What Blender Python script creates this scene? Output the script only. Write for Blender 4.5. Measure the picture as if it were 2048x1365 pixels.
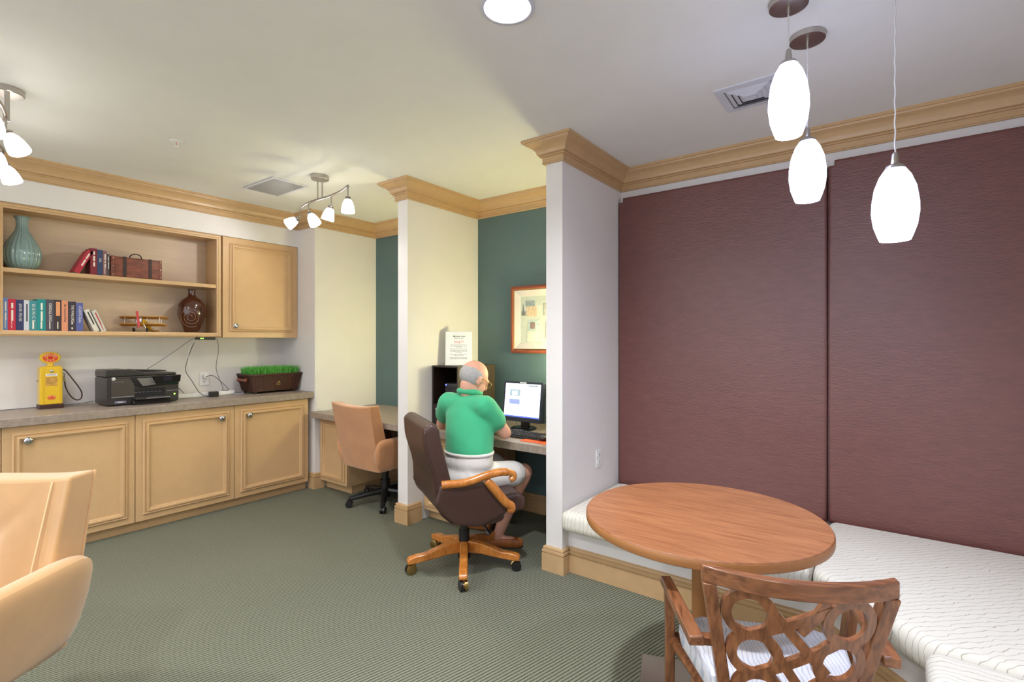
import bpy, bmesh, math, random
from mathutils import Vector, Matrix, Euler
random.seed(7)
for o in list(bpy.data.objects): bpy.data.objects.remove(o)
SC = bpy.context.scene; COL = SC.collection
# ---------------------------------------------------------------- camera, world, exposure
FPX, YAW, EYE = 1016.0, math.radians(36.83), 1.40
cam = bpy.data.cameras.new('camera'); cam.sensor_width = 36; cam.lens = FPX / 2048 * 36; cam.clip_start = .05
co = bpy.data.objects.new('camera', cam); COL.objects.link(co)
co.location = (0, 0, EYE); co.rotation_euler = (math.pi / 2, 0, YAW); SC.camera = co
FW = Vector((-math.sin(YAW), math.cos(YAW), 0)); RT = Vector((math.cos(YAW), math.sin(YAW), 0))
def W(r, f, z): return FW * f + RT * r + Vector((0, 0, z))          # metres right / forward of the camera's foot -> world
def onz(px, py, z):                                                  # point of the plane at height z seen at a pixel
    d = FW + RT * ((px - 1024) / FPX) + Vector((0, 0, (682.5 - py) / FPX)); t = (z - EYE) / d.z
    return Vector((0, 0, EYE)) + d * t
wd = bpy.data.worlds.new('world'); SC.world = wd; wd.use_nodes = True
wd.node_tree.nodes['Background'].inputs[0].default_value = (.91, .95, 1.0, 1); wd.node_tree.nodes['Background'].inputs[1].default_value = 1.35
VS = SC.view_settings; VS.view_transform = 'Standard'; VS.look = 'None'; VS.exposure = .52; VS.gamma = 1; VS.use_curve_mapping = False
CEIL = 2.615
def area(name, loc, size, power, color, spread=160):
    l = bpy.data.lights.new(name, 'AREA'); l.shape = 'DISK'; l.size = size; l.energy = power; l.color = color; l.spread = math.radians(spread)
    o = bpy.data.objects.new(name, l); COL.objects.link(o); o.location = loc; return o
def spot(name, loc, aim, power, color, ang=110, rad=.03):
    l = bpy.data.lights.new(name, 'SPOT'); l.energy = power; l.color = color; l.spot_size = math.radians(ang); l.spot_blend = .6; l.shadow_soft_size = rad
    o = bpy.data.objects.new(name, l); COL.objects.link(o); o.location = loc
    o.rotation_euler = Vector(aim).to_track_quat('-Z', 'Y').to_euler(); return o
def point(name, loc, power, color, rad=.05):
    l = bpy.data.lights.new(name, 'POINT'); l.energy = power; l.color = color; l.shadow_soft_size = rad
    o = bpy.data.objects.new(name, l); COL.objects.link(o); o.location = loc; return o
COOL = (.70, .78, 1.0); WARM = (1.0, .97, .95); ALC = (1.0, .95, .53)
DOWN = [(-1.122, 1.47), (-1.122, -.45), (-2.75, -.45), (.45, -.45), (-4.0, -.9)]  # first is the room's visible downlight; the rest are unseen, added as fill
for i, (x, y) in enumerate(DOWN):
    area('downlight_and_fill_lamp', (x, y, CEIL + .035 if i == 0 else CEIL - .012), .12, 24 if i == 0 else 15, (.96, .97, 1), 150)

# ---------------------------------------------------------------- materials
def lin(c): return tuple(((v / 255) / 12.92 if v / 255 <= .04045 else ((v / 255 + .055) / 1.055) ** 2.4) for v in c)
MATS = {}
def nt(name):
    m = bpy.data.materials.new(name); m.use_nodes = True; n = m.node_tree.nodes; return m, n, m.node_tree.links, n['Principled BSDF']
def mat(name, rgb, rough=.5, metal=0, var=.04, vscale=6, bump=0, bscale=80, emit=0, stretch=None, spec=None, coat=0, sheen=0, alpha=None):
    if name in MATS: return MATS[name]
    m, n, L, b = nt(name); c = lin(rgb)
    b.inputs['Roughness'].default_value = rough; b.inputs['Metallic'].default_value = metal
    if spec is not None: b.inputs['Specular IOR Level'].default_value = spec
    if coat: b.inputs['Coat Weight'].default_value = coat; b.inputs['Coat Roughness'].default_value = .12
    if sheen: b.inputs['Sheen Weight'].default_value = sheen; b.inputs['Sheen Roughness'].default_value = .5
    tc = n.new('ShaderNodeTexCoord'); mp = n.new('ShaderNodeMapping'); L.new(tc.outputs['Object'], mp.inputs[0])
    if stretch: mp.inputs['Scale'].default_value = stretch
    no = n.new('ShaderNodeTexNoise'); no.inputs['Scale'].default_value = vscale; no.inputs['Detail'].default_value = 4; L.new(mp.outputs[0], no.inputs[0])
    cr = n.new('ShaderNodeValToRGB'); cr.color_ramp.elements[0].position = .3; cr.color_ramp.elements[1].position = .7
    cr.color_ramp.elements[0].color = (*[max(0, v * (1 - var)) for v in c], 1); cr.color_ramp.elements[1].color = (*[min(1, v * (1 + var)) for v in c], 1)
    L.new(no.outputs[0], cr.inputs[0]); L.new(cr.outputs[0], b.inputs['Base Color'])
    if bump:
        n2 = n.new('ShaderNodeTexNoise'); n2.inputs['Scale'].default_value = bscale; n2.inputs['Detail'].default_value = 3; L.new(mp.outputs[0], n2.inputs[0])
        bp = n.new('ShaderNodeBump'); bp.inputs['Strength'].default_value = bump; bp.inputs['Distance'].default_value = .004
        L.new(n2.outputs[0], bp.inputs['Height']); L.new(bp.outputs[0], b.inputs['Normal'])
    if emit:
        L.new(cr.outputs[0], b.inputs['Emission Color']); b.inputs['Emission Strength'].default_value = emit
    if alpha is not None: b.inputs['Transmission Weight'].default_value = alpha
    MATS[name] = m; return m
def woodmat(name, dark, light, scale=(1, 1, 1), rough=.35, freq=9, coat=.2):
    m, n, L, b = nt(name); MATS[name] = m
    tc = n.new('ShaderNodeTexCoord'); mp = n.new('ShaderNodeMapping'); mp.inputs['Scale'].default_value = scale; L.new(tc.outputs['Object'], mp.inputs[0])
    no = n.new('ShaderNodeTexNoise'); no.inputs['Scale'].default_value = freq; no.inputs['Detail'].default_value = 6; no.inputs['Distortion'].default_value = .6; L.new(mp.outputs[0], no.inputs[0])
    cr = n.new('ShaderNodeValToRGB'); cr.color_ramp.elements[0].position = .32; cr.color_ramp.elements[1].position = .68
    cr.color_ramp.elements[0].color = (*lin(dark), 1); cr.color_ramp.elements[1].color = (*lin(light), 1)
    L.new(no.outputs[0], cr.inputs[0]); L.new(cr.outputs[0], b.inputs['Base Color']); b.inputs['Roughness'].default_value = rough
    b.inputs['Coat Weight'].default_value = coat; b.inputs['Coat Roughness'].default_value = .15
    return m
def stripemat(name, rgb, line, ang, period, width, wob, rough=.85, axis_bump=0, mott=None):
    """parallel lines across direction ang (the lines run along ang) with a wobble; used for the carpet ribs and the line-print fabric"""
    m, n, L, b = nt(name); MATS[name] = m; b.inputs['Roughness'].default_value = rough; b.inputs['Specular IOR Level'].default_value = .2
    tc = n.new('ShaderNodeTexCoord'); mp = n.new('ShaderNodeMapping'); mp.inputs['Rotation'].default_value = (0, 0, -ang); L.new(tc.outputs['Object'], mp.inputs[0])
    sx = n.new('ShaderNodeSeparateXYZ'); L.new(mp.outputs[0], sx.inputs[0])
    no = n.new('ShaderNodeTexNoise'); no.inputs['Scale'].default_value = 14; no.inputs['Detail'].default_value = 2; L.new(tc.outputs['Object'], no.inputs[0])
    def M(op, a, bb=None, c=None):
        q = n.new('ShaderNodeMath'); q.operation = op
        for i, v in enumerate((a, bb, c)):
            if v is None: continue
            if isinstance(v, (int, float)): q.inputs[i].default_value = v
            else: L.new(v, q.inputs[i])
        return q.outputs[0]
    u = M('MULTIPLY_ADD', no.outputs[0], wob, sx.outputs['Y'])
    fr = M('FRACT', M('DIVIDE', u, period))
    tri = M('ABSOLUTE', M('SUBTRACT', fr, .5))            # 0 at the line .. .5
    mr = n.new('ShaderNodeMapRange'); mr.inputs['From Min'].default_value = width * .5; mr.inputs['From Max'].default_value = width * .5 + (.22 if axis_bump else .04); L.new(tri, mr.inputs['Value'])
    mx = n.new('ShaderNodeMix'); mx.data_type = 'RGBA'; L.new(mr.outputs[0], mx.inputs['Factor'])
    mx.inputs['A'].default_value = (*lin(line), 1); mx.inputs['B'].default_value = (*lin(rgb), 1)
    out = mx.outputs['Result']
    if mott:
        n3 = n.new('ShaderNodeTexNoise'); n3.inputs['Scale'].default_value = 160; n3.inputs['Detail'].default_value = 3; L.new(tc.outputs['Object'], n3.inputs[0])
        m2 = n.new('ShaderNodeMix'); m2.data_type = 'RGBA'; m2.inputs['B'].default_value = (*lin(mott), 1); L.new(out, m2.inputs['A'])
        f = n.new('ShaderNodeMapRange'); f.inputs['From Min'].default_value = .45; f.inputs['From Max'].default_value = .75; f.inputs['To Max'].default_value = .55; L.new(n3.outputs[0], f.inputs['Value'])
        L.new(f.outputs[0], m2.inputs['Factor']); out = m2.outputs['Result']
    L.new(out, b.inputs['Base Color'])
    if axis_bump:
        bp = n.new('ShaderNodeBump'); bp.inputs['Strength'].default_value = .6; bp.inputs['Distance'].default_value = axis_bump; L.new(mr.outputs[0], bp.inputs['Height']); L.new(bp.outputs[0], b.inputs['Normal'])
    return m
m_wall = mat('wall_paint', (226, 222, 220), .7, var=.015, bump=.08, bscale=220)
m_ceil = mat('ceiling_paint', (226, 225, 222), .8, var=.015, bump=.1, bscale=260)
m_green = mat('slate_green_paint', (86, 110, 112), .55, var=.03, bump=.08, bscale=200)
m_trim = mat('tan_trim_paint', (194, 160, 118), .32, var=.04, vscale=14)
m_cab = mat('tan_cabinet_paint', (206, 170, 126), .38, var=.03, vscale=10, bump=.05, bscale=60)
m_cabin = mat('cabinet_inside', (206, 184, 158), .45, var=.05, vscale=5, stretch=(1, .6, 9))
m_lam = mat('stone_laminate', (150, 136, 124), .4, var=.16, vscale=38)
m_carpet = stripemat('ribbed_carpet', (122, 126, 110), (66, 66, 54), math.radians(76.5), .0165, .16, .004, .95, .004, (140, 138, 120))
m_fab1 = stripemat('line_print_fabric_along_y', (218, 214, 202), (174, 166, 148), math.radians(90), .026, .05, .05)
m_fab2 = stripemat('line_print_fabric_diagonal', (218, 214, 202), (174, 166, 148), math.radians(43), .026, .05, .05)
m_fab3 = stripemat('line_print_fabric_along_x', (218, 214, 202), (174, 166, 148), 0, .026, .05, .05)
m_leather = mat('oxblood_leather', (106, 61, 56), .42, var=.10, vscale=24, bump=.45, bscale=95, stretch=(.5, 1, 1.6), spec=.8)
m_brown = mat('dark_brown_leather', (66, 44, 38), .38, var=.1, vscale=9, bump=.15, bscale=90)
m_table = woodmat('cherry_table_veneer', (134, 84, 52), (162, 108, 70), (1.2, 12, 1), .38, 5)
m_tabedge = mat('table_edge_band', (160, 108, 62), .4, var=.08)
m_walnut = woodmat('walnut_stained_beech', (94, 56, 34), (146, 94, 60), (8, 8, 1.1), .3, 8, .35)
m_walnutx = woodmat('walnut_rail', (94, 56, 34), (146, 94, 60), (1.1, 8, 8), .3, 8, .35)
m_walnuty = woodmat('walnut_arm', (94, 56, 34), (146, 94, 60), (8, 1.1, 8), .3, 8, .35)
m_honey = woodmat('honey_maple', (172, 100, 38), (202, 130, 58), (6, 6, 2), .28, 6, .4)
m_redw = woodmat('red_brown_wood', (96, 44, 30), (140, 74, 50), (2, 2, 7), .4, 6)
m_suede = mat('tan_suede', (188, 132, 86), .85, var=.09, vscale=7, bump=.12, bscale=200, sheen=.5)
m_suede2 = mat('camel_suede', (188, 146, 96), .85, var=.09, vscale=6, bump=.12, bscale=200, sheen=.5)
m_seat = stripemat('pale_woven_seat', (200, 200, 206), (168, 174, 188), math.radians(90), .012, .2, .03)
m_nickel = mat('brushed_nickel', (184, 178, 172), .3, 1, var=.05)
m_chrome = mat('chrome', (205, 208, 212), .15, 1, var=.02)
m_brass = mat('aged_brass', (178, 150, 96), .3, 1)
m_black = mat('black_plastic', (26, 25, 26), .4)
m_blackg = mat('glossy_black', (22, 20, 20), .18, coat=.4)
m_dark = mat('dark_espresso_laminate', (38, 26, 20), .4, var=.1)
m_olive = mat('cabinet_side_laminate', (66, 52, 34), .45, var=.1)
m_white = mat('white_plastic', (232, 232, 232), .4)
m_ventw = mat('vent_white_metal', (206, 208, 218), .45)
m_ventg = mat('vent_grey_metal', (150, 148, 150), .5)
m_hole = mat('dark_cavity', (30, 29, 30), .9)
m_cord = mat('clear_cord', (214, 212, 214), .3)
m_glow = mat('lit_pendant_glass', (200, 212, 255), .4, emit=5.2, var=.05, vscale=60, stretch=(1, 1, 3))
m_glow2 = mat('lit_frosted_glass', (255, 250, 244), .4, emit=9, var=.01)
m_bulb = mat('lit_downlight_lens', (255, 255, 252), .4, emit=7, var=.02)
m_refl = mat('white_reflector', (244, 244, 244), .25)

# ---------------------------------------------------------------- geometry helpers
class G:
    def __init__(s): s.v = []; s.f = []
    def add(s, vs, fs):
        b = len(s.v); s.v += [Vector(v) for v in vs]; s.f += [tuple(b + i for i in f) for f in fs]; return s
    def box(s, x0, x1, y0, y1, z0, z1, M=None):
        vs = [Vector((x, y, z)) for x in (x0, x1) for y in (y0, y1) for z in (z0, z1)]
        if M: vs = [M @ v for v in vs]
        return s.add(vs, [(0, 1, 3, 2), (4, 6, 7, 5), (0, 4, 5, 1), (2, 3, 7, 6), (0, 2, 6, 4), (1, 5, 7, 3)])
    def prism(s, poly, a, b, axis='z', M=None):
        """poly in the two other axes (cyclic order), extruded from a to b along axis"""
        def P(p, t): return {'z': (p[0], p[1], t), 'x': (t, p[0], p[1]), 'y': (p[0], t, p[1])}[axis]
        n = len(poly); vs = [Vector(P(p, a)) for p in poly] + [Vector(P(p, b)) for p in poly]
        if M: vs = [M @ v for v in vs]
        return s.add(vs, [tuple(range(n))[::-1], tuple(range(n, 2 * n))] + [(i, (i + 1) % n, n + (i + 1) % n, n + i) for i in range(n)])
    def tube(s, pts, r, n=8, closed=False):
        pts = [Vector(p) for p in pts]; k = len(pts); rs = r if isinstance(r, (list, tuple)) else [r] * k; vs = []; up = None
        for i, p in enumerate(pts):
            a = pts[i - 1] if (i or closed) else p; c = pts[(i + 1) % k] if (i < k - 1 or closed) else p
            t = (c - a).normalized()
            if up is None: up = t.orthogonal().normalized()
            up = (up - t * up.dot(t)); up = up.normalized() if up.length > 1e-6 else t.orthogonal().normalized()
            w = t.cross(up)
            vs += [p + (up * math.cos(q) + w * math.sin(q)) * rs[i] for q in (2 * math.pi * j / n for j in range(n))]
        fs = []
        for i in range(k if closed else k - 1):
            j = (i + 1) % k
            fs += [(i * n + q, i * n + (q + 1) % n, j * n + (q + 1) % n, j * n + q) for q in range(n)]
        if not closed: fs += [tuple(range(n))[::-1], tuple(range((k - 1) * n, k * n))]
        return s.add(vs, fs)
    def lathe(s, prof, n=28, M=None, fl=0, fa=0):
        """prof: (radius, z) from bottom to top, capped; fl flutes of amplitude fa"""
        vs = [Vector((r * (1 + (fa * abs(math.sin(fl * q / 2)) if fl else 0)) * math.cos(q), r * (1 + (fa * abs(math.sin(fl * q / 2)) if fl else 0)) * math.sin(q), z)) for r, z in prof for q in (2 * math.pi * j / n for j in range(n))]
        if M: vs = [M @ v for v in vs]
        k = len(prof)
        return s.add(vs, [(i * n + q, i * n + (q + 1) % n, (i + 1) * n + (q + 1) % n, (i + 1) * n + q) for i in range(k - 1) for q in range(n)] + [tuple(range(n))[::-1], tuple(range((k - 1) * n, k * n))])
    def cyl(s, p, q, r, n=16, r2=None): return s.tube([p, q], [r, r if r2 is None else r2], n)
    def ell(s, c, r, R=None, nu=16, nv=10):
        R = R or Matrix.Identity(3); c = Vector(c); vs = [c + R @ Vector((0, 0, -r[2]))]
        for i in range(1, nv):
            t = math.pi * i / nv
            vs += [c + R @ Vector((r[0] * math.sin(t) * math.cos(q), r[1] * math.sin(t) * math.sin(q), -r[2] * math.cos(t))) for q in (2 * math.pi * j / nu for j in range(nu))]
        vs.append(c + R @ Vector((0, 0, r[2]))); e = len(vs) - 1
        fs = [(0, 1 + (j + 1) % nu, 1 + j) for j in range(nu)]
        fs += [(1 + i * nu + j, 1 + i * nu + (j + 1) % nu, 1 + (i + 1) * nu + (j + 1) % nu, 1 + (i + 1) * nu + j) for i in range(nv - 2) for j in range(nu)]
        b = 1 + (nv - 2) * nu; fs += [(b + j, b + (j + 1) % nu, e) for j in range(nu)]
        return s.add(vs, fs)
    def limb(s, p, q, r0, r1, n=14):
        p, q = Vector(p), Vector(q); d = (q - p).normalized()
        return s.tube([p - d * r0 * .95, p - d * r0 * .6, p, p.lerp(q, .5), q, q + d * r1 * .6, q + d * r1 * .95], [r0 * .3, r0 * .8, r0, (r0 + r1) / 2, r1, r1 * .8, r1 * .3], n)
    def mesh(s, name='m'):
        me = bpy.data.meshes.new(name); me.from_pydata([tuple(v) for v in s.v], [], s.f); me.update()
        bm = bmesh.new(); bm.from_mesh(me); bmesh.ops.recalc_face_normals(bm, faces=bm.faces); bm.to_mesh(me); bm.free(); return me
TM = {}
def finish(name, me, m, parent, smooth, bevel, segs, label, cat, group, kind, world):
    if world and parent is not None:
        r = parent
        while r.name not in TM and r.parent: r = r.parent
        if r.name in TM: me.transform(TM[r.name].inverted())
    me.materials.clear(); me.materials.append(m)
    o = bpy.data.objects.new(name, me); COL.objects.link(o); o.parent = parent
    if smooth or bevel:
        me.polygons.foreach_set('use_smooth', [True] * len(me.polygons))
        if smooth == 'auto' or (bevel and not smooth): me.set_sharp_from_angle(angle=math.radians(38))
    if bevel:
        b = o.modifiers.new('b', 'BEVEL'); b.width = bevel; b.segments = segs; b.limit_method = 'ANGLE'; b.angle_limit = math.radians(40)
    if label: o['label'] = label
    if cat: o['category'] = cat
    if group: o['group'] = group
    if kind: o['kind'] = kind
    return o
def build(g, name, m, parent=None, smooth=False, bevel=0, segs=2, label=None, cat=None, group=None, kind=None, world=False):
    return finish(name, g.mesh(name), m, parent, smooth, bevel, segs, label, cat, group, kind, world)
def blob(g, name, m, parent=None, voxel=.012, it=6, cuts=(), label=None, cat=None, world=False, kind=None):
    """union of the closed shapes in g as one continuous smooth surface; cuts = (point, normal) planes that trim it"""
    t = bpy.data.objects.new('t', g.mesh('t')); COL.objects.link(t)
    r = t.modifiers.new('r', 'REMESH'); r.mode = 'VOXEL'; r.voxel_size = voxel
    sm = t.modifiers.new('s', 'SMOOTH'); sm.factor = .6; sm.iterations = it
    me = bpy.data.meshes.new_from_object(t.evaluated_get(bpy.context.evaluated_depsgraph_get())); bpy.data.objects.remove(t)
    if cuts:
        bm = bmesh.new(); bm.from_mesh(me)
        for p, nn in cuts:
            e = bmesh.ops.bisect_plane(bm, geom=bm.verts[:] + bm.edges[:] + bm.faces[:], plane_co=p, plane_no=nn, clear_outer=True)
            ed = [x for x in e['geom_cut'] if isinstance(x, bmesh.types.BMEdge)]
            if ed: bmesh.ops.holes_fill(bm, edges=ed)
        bm.to_mesh(me); bm.free()
    return finish(name, me, m, parent, 'auto' if cuts else True, 0, 0, label, cat, None, kind, world)
def thing(name, label, cat, loc=(0, 0, 0), rz=0, group=None):
    o = bpy.data.objects.new(name, None); COL.objects.link(o); o.location = loc; o.rotation_euler = (0, 0, rz); o.empty_display_size = .1
    o['label'] = label; o['category'] = cat
    if group: o['group'] = group
    TM[o.name] = Matrix.Translation(loc) @ Matrix.Rotation(rz, 4, 'Z'); return o
def frame(o, x, y):
    x = Vector(x).normalized(); y = Vector(y).normalized(); z = x.cross(y)
    return Matrix.Translation(o) @ Matrix((x, y, z)).transposed().to_4x4()
def text(s, size, m, parent, M, name='lettering', ext=.0006, width=None, bold=0):
    if s[0] == '~':                                            # print too small to read in the photo: word-shaped marks
        ws = [int(c) for c in s[1:].split()]; k = size * .5; tot_ = (sum(ws) + len(ws) - 1) * k; x = -tot_ / 2; g = G(); kx = (width / tot_) if width else 1
        for n_ in ws: g.box(x * kx, (x + n_ * k) * kx, -size * .22, size * .22, 0, ext, M); x += (n_ + 1) * k
        return build(g, name, m, parent)
    cu = bpy.data.curves.new('t', 'FONT'); cu.body = s; cu.size = size; cu.align_x = 'CENTER'; cu.align_y = 'CENTER'; cu.extrude = ext; cu.offset = bold; cu.resolution_u = 2
    t = bpy.data.objects.new('t', cu); COL.objects.link(t); bpy.context.view_layer.update()
    me = bpy.data.meshes.new_from_object(t.evaluated_get(bpy.context.evaluated_depsgraph_get())); bpy.data.objects.remove(t)
    if width:
        xs = [v.co.x for v in me.vertices]; w = max(xs) - min(xs); k = width / w
        me.transform(Matrix.Diagonal((k, 1, 1, 1)))
    me.transform(M); return finish(name, me, m, parent, False, 0, 0, None, None, None, None, False)
def sweep(path, prof, i0=None, i1=None, closed=False, right=True):
    """profile (out, z) mitred along a polyline of plan points, room on the right; returns a list of one G per straight run"""
    n = len(path); P = [Vector((p[0], p[1])) for p in path]
    def nr(a, b): d = (b - a).normalized(); return Vector((d.y, -d.x))
    off = []
    for i in range(n):
        a = nr(P[i - 1], P[i]) if (i or closed) else None; b = nr(P[i], P[(i + 1) % n]) if (i < n - 1 or closed) else None
        if a is None: off.append(b)
        elif b is None: off.append(a)
        else: off.append((a + b) / (1 + a.dot(b)))
    out = []
    for i in range(n if closed else n - 1):
        j = (i + 1) % n; k = len(prof); g = G()
        vs = [(P[i].x + off[i].x * o, P[i].y + off[i].y * o, z) for o, z in prof] + [(P[j].x + off[j].x * o, P[j].y + off[j].y * o, z) for o, z in prof]
        g.add(vs, [(q, (q + 1) % k, k + (q + 1) % k, k + q) for q in range(k)] + [tuple(range(k))[::-1], tuple(range(k, 2 * k))]); out.append(g)
    return out
def arc(c, r, a0, a1, n): return [(c[0] + r * math.cos(math.radians(a0 + (a1 - a0) * i / n)), c[1] + r * math.sin(math.radians(a0 + (a1 - a0) * i / n))) for i in range(n + 1)]
def bez(p, n=12):
    """smooth curve through points (Catmull-Rom)"""
    p = [Vector(q) for q in p]; q = [2 * p[0] - p[1]] + p + [2 * p[-1] - p[-2]]; out = []
    for i in range(1, len(q) - 2):
        for k in range(n):
            t = k / n; a, b, c, d = q[i - 1:i + 3]
            out.append(.5 * (2 * b + (c - a) * t + (2 * a - 5 * b + 4 * c - d) * t * t + (3 * b - a - 3 * c + d) * t ** 3))
    return out + [p[-1]]
S = 'structure'

# ---------------------------------------------------------------- the room
YB, XB, XR, YE = 3.44, -4.94, .90, -2.6       # far wall, cabinet wall, right wall, open end behind the camera
P0, P1, P2 = (-4.375, 2.73), (-3.065, -2.955), (-1.70, -1.585)
YP = 2.62
build(G().box(XB - .2, XR + .2, YE, YB + .2, -.05, 0), 'floor', m_carpet, kind=S)
g = G(); cx, cy = DOWN[0]; h = .13
for a in ((XB - .2, cx - h, YE, YB + .2), (cx + h, XR + .2, YE, YB + .2), (cx - h, cx + h, YE, cy - h), (cx - h, cx + h, cy + h, YB + .2)): g.box(*a, CEIL, CEIL + .012)
sq = []
for q in range(32):
    a = 2 * math.pi * (q + .5) / 32; k = h / max(abs(math.cos(a)), abs(math.sin(a))); sq.append((cx + k * math.cos(a), cy + k * math.sin(a)))
ci = [(cx + .08 * math.cos(2 * math.pi * (q + .5) / 32), cy + .08 * math.sin(2 * math.pi * (q + .5) / 32)) for q in range(32)]
g.add([(*p, CEIL) for p in sq] + [(*p, CEIL) for p in ci], [(q, (q + 1) % 32, 32 + (q + 1) % 32, 32 + q) for q in range(32)])
cs = [(cx + sx * h, cy + sy * h, CEIL) for sx, sy in ((1, 1), (-1, 1), (-1, -1), (1, -1))]
g.add(cs + [(*sq[i], CEIL) for i in (3, 4, 11, 12, 19, 20, 27, 28)], [(0, 4, 5), (1, 6, 7), (2, 8, 9), (3, 10, 11)])
build(g, 'ceiling', m_ceil, kind=S)
build(G().box(XB - .15, XB, YE, YB + .15, 0, CEIL), 'wall_left', m_wall, kind=S)
build(G().box(XB, -4.66, YE, 2.73, 2.318, CEIL), 'wall_soffit', m_wall, kind=S)
build(G().box(XB, P0[0], 2.73, YB, 0, CEIL), 'wall_cabinet_end', m_wall, kind=S)
build(G().box(*P1, YP, YB, 0, CEIL), 'wall_partition_desks', m_wall, kind=S)
build(G().box(*P2, YP, YB, 0, CEIL), 'wall_partition_booth', m_wall, kind=S)
build(G().box(XB, (P2[0] + P2[1]) / 2, YB, YB + .15, 0, CEIL), 'wall_back_green', m_green, kind=S)
build(G().box((P2[0] + P2[1]) / 2, XR + .15, YB, YB + .15, 0, CEIL), 'wall_back_booth', m_wall, kind=S)
build(G().box(XR, XR + .15, YE, YB, 0, CEIL), 'wall_right', m_wall, kind=S)
# crown moulding, one mitred run per wall
H_ = CEIL
CP = [(0, H_ - .134), (.016, H_ - .134), (.019, H_ - .129), (.016, H_ - .124), (.018, H_ - .094), (.030, H_ - .093), (.033, H_ - .088), (.030, H_ - .083), (.042, H_ - .081), (.043, H_ - .074), (.047, H_ - .062), (.056, H_ - .048), (.070, H_ - .037), (.088, H_ - .030), (.097, H_ - .024), (.099, H_ - .016), (.110, H_ - .015), (.112, H_ - .012), (.112, H_), (0, H_)]
path = [(-4.66, YE), (-4.66, 2.73), (P0[0], 2.73), (P0[0], YB), (P1[0], YB), (P1[0], YP), (P1[1], YP), (P1[1], YB), (P2[0], YB), (P2[0], YP), (P2[1], YP), (P2[1], YB), (XR, YB), (XR, YE)]
for i, g in enumerate(sweep(path, CP)): build(g, 'trim_%d' % (i + 1), m_trim, smooth='auto', kind=S).data.set_sharp_from_angle(angle=math.radians(26))
BP = [(0, 0), (.020, 0), (.020, .104), (.012, .106), (.012, .110), (.019, .112), (.019, .126), (.011, .129), (.011, .133), (.015, .136), (.013, .144), (.005, .150), (0, .150)]
YBN = 2.69; DG0, DG1 = (-.262, YBN), (.185, 2.205)
for nm, pa in (('cabinet_end', [(-4.455, 2.73), (P0[0], 2.73), (P0[0], 2.82)]), ('alcove_left', [(P0[0] + .45, YB), (P1[0], YB), (P1[0], YP), (P1[1], YP), (P1[1], 2.75)]),
               ('alcove_right', [(P1[1] + .45, YB), (P2[0], YB), (P2[0], YP), (P2[1], YP), (P2[1], YBN - .001)]), ('bench', [(P2[1] + .019, YBN), DG0, DG1, (DG1[0], 1.02)])):
    for g in sweep(pa, BP): build(g, 'baseboard_' + nm, m_trim, smooth='auto', kind=S)

# ---------------------------------------------------------------- panelled doors and cabinet units along the left wall
MP = [(-.028, 0), (-.028, .009), (-.020, .016), (-.012, .009), (-.007, .009), (-.005, .021), (.006, .021), (.010, .010), (.013, .010), (.018, .007), (.020, 0)]
def knob(parent, x, y, z):
    M = frame((x, y, z), (0, 1, 0), (0, 0, 1)); g = G().lathe([(.008, 0), (.007, .014), (.021, .019), (.024, .025), (.020, .030), (.006, .033)], 24, M)
    build(g, 'knob', m_chrome, parent, True, label='round polished chrome knob')
def panel_door(parent, X, y0, y1, z0, z1, ky, kz, inset=.072, name='door', face=m_cab):
    d = build(G().box(X - .02, X, y0, y1, z0, z1), name, face, parent, bevel=.0025)
    g = G()
    for q in sweep([(y0 + inset, z0 + inset), (y0 + inset, z1 - inset), (y1 - inset, z1 - inset), (y1 - inset, z0 + inset)], MP, closed=True): g.add([(X + v.z - .0005, v.x, v.y) for v in q.v], q.f)
    build(g, 'moulding', face, d, smooth='auto'); knob(d, X, ky, kz); return d
XD = -4.42
units = [(-.10, .622, 'base cabinet at the far left end of the counter, door edge cut by the frame', -1), (.622, 1.318, 'tan base cabinet below the yellow gas pump, knob at upper left of its door', 0),
         (1.318, 2.018, 'tan base cabinet below the black printer, knob at upper right of its door', 1), (2.018, 2.69, 'tan base cabinet below the grass basket, rightmost of the row', 0)]
for y0, y1, lb, kn in units:
    t = thing('base_cabinet', lb, 'cabinet', (XD - .25, (y0 + y1) / 2, 0), 0, 'base cabinets under the counter')
    build(G().box(XB + .002, XD - .022, y0, y1, .07, .861), 'body', m_cab, t, world=True)
    build(G().box(XB + .002, XD - .05, y0, y1, .0, .07), 'toe_kick', m_trim, t, world=True)
    y0 += .002; y1 -= .002
    off = Vector(t.location); d = None
    g = panel_door(t, XD - off.x, y0 - off.y, y1 - off.y, .074, .858, (y1 - .105 if kn == 1 else y0 + .118) - off.y, .765)
build(G().box(XB + .002, -4.385, -.10, 2.728, .8615, .918), 'countertop', m_lam, bevel=.004, label='mottled grey-brown laminate countertop over the tan base cabinets', cat='countertop')
# upper bookcase
ZB, ZT = 1.434, 2.318; XF = -4.675
t = thing('open_bookcase', 'open tan wall bookcase with two shelves of books and vases', 'bookcase', (-4.8, 1.34, ZB))
for nm, a in (('side_panel', (XB + .002, XF - .02, .630, .650, ZB, ZT - .001)), ('side_panel', (XB + .002, XF - .02, 2.003, 2.023, ZB, ZT - .001)), ('back_panel', (XB + .002, XB + .012, .650, 2.003, ZB + .02, ZT - .02)),
              ('bottom_panel', (XB + .002, XF - .02, .650, 2.003, ZB, 1.466)), ('top_panel', (XB + .002, XF - .02, .650, 2.003, 2.29, ZT - .001)), ('shelf', (XB + .013, XF - .012, .651, 2.002, 1.858, 1.888))):
    build(G().box(*a), nm, m_cabin if nm == 'back_panel' else m_cab, t, bevel=.002, world=True)
FP = [(0, 0), (0, .018), (.006, .020), (.010, .026), (.022, .026), (.026, .020), (.037, .018), (.037, 0)]
g = G()
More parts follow.
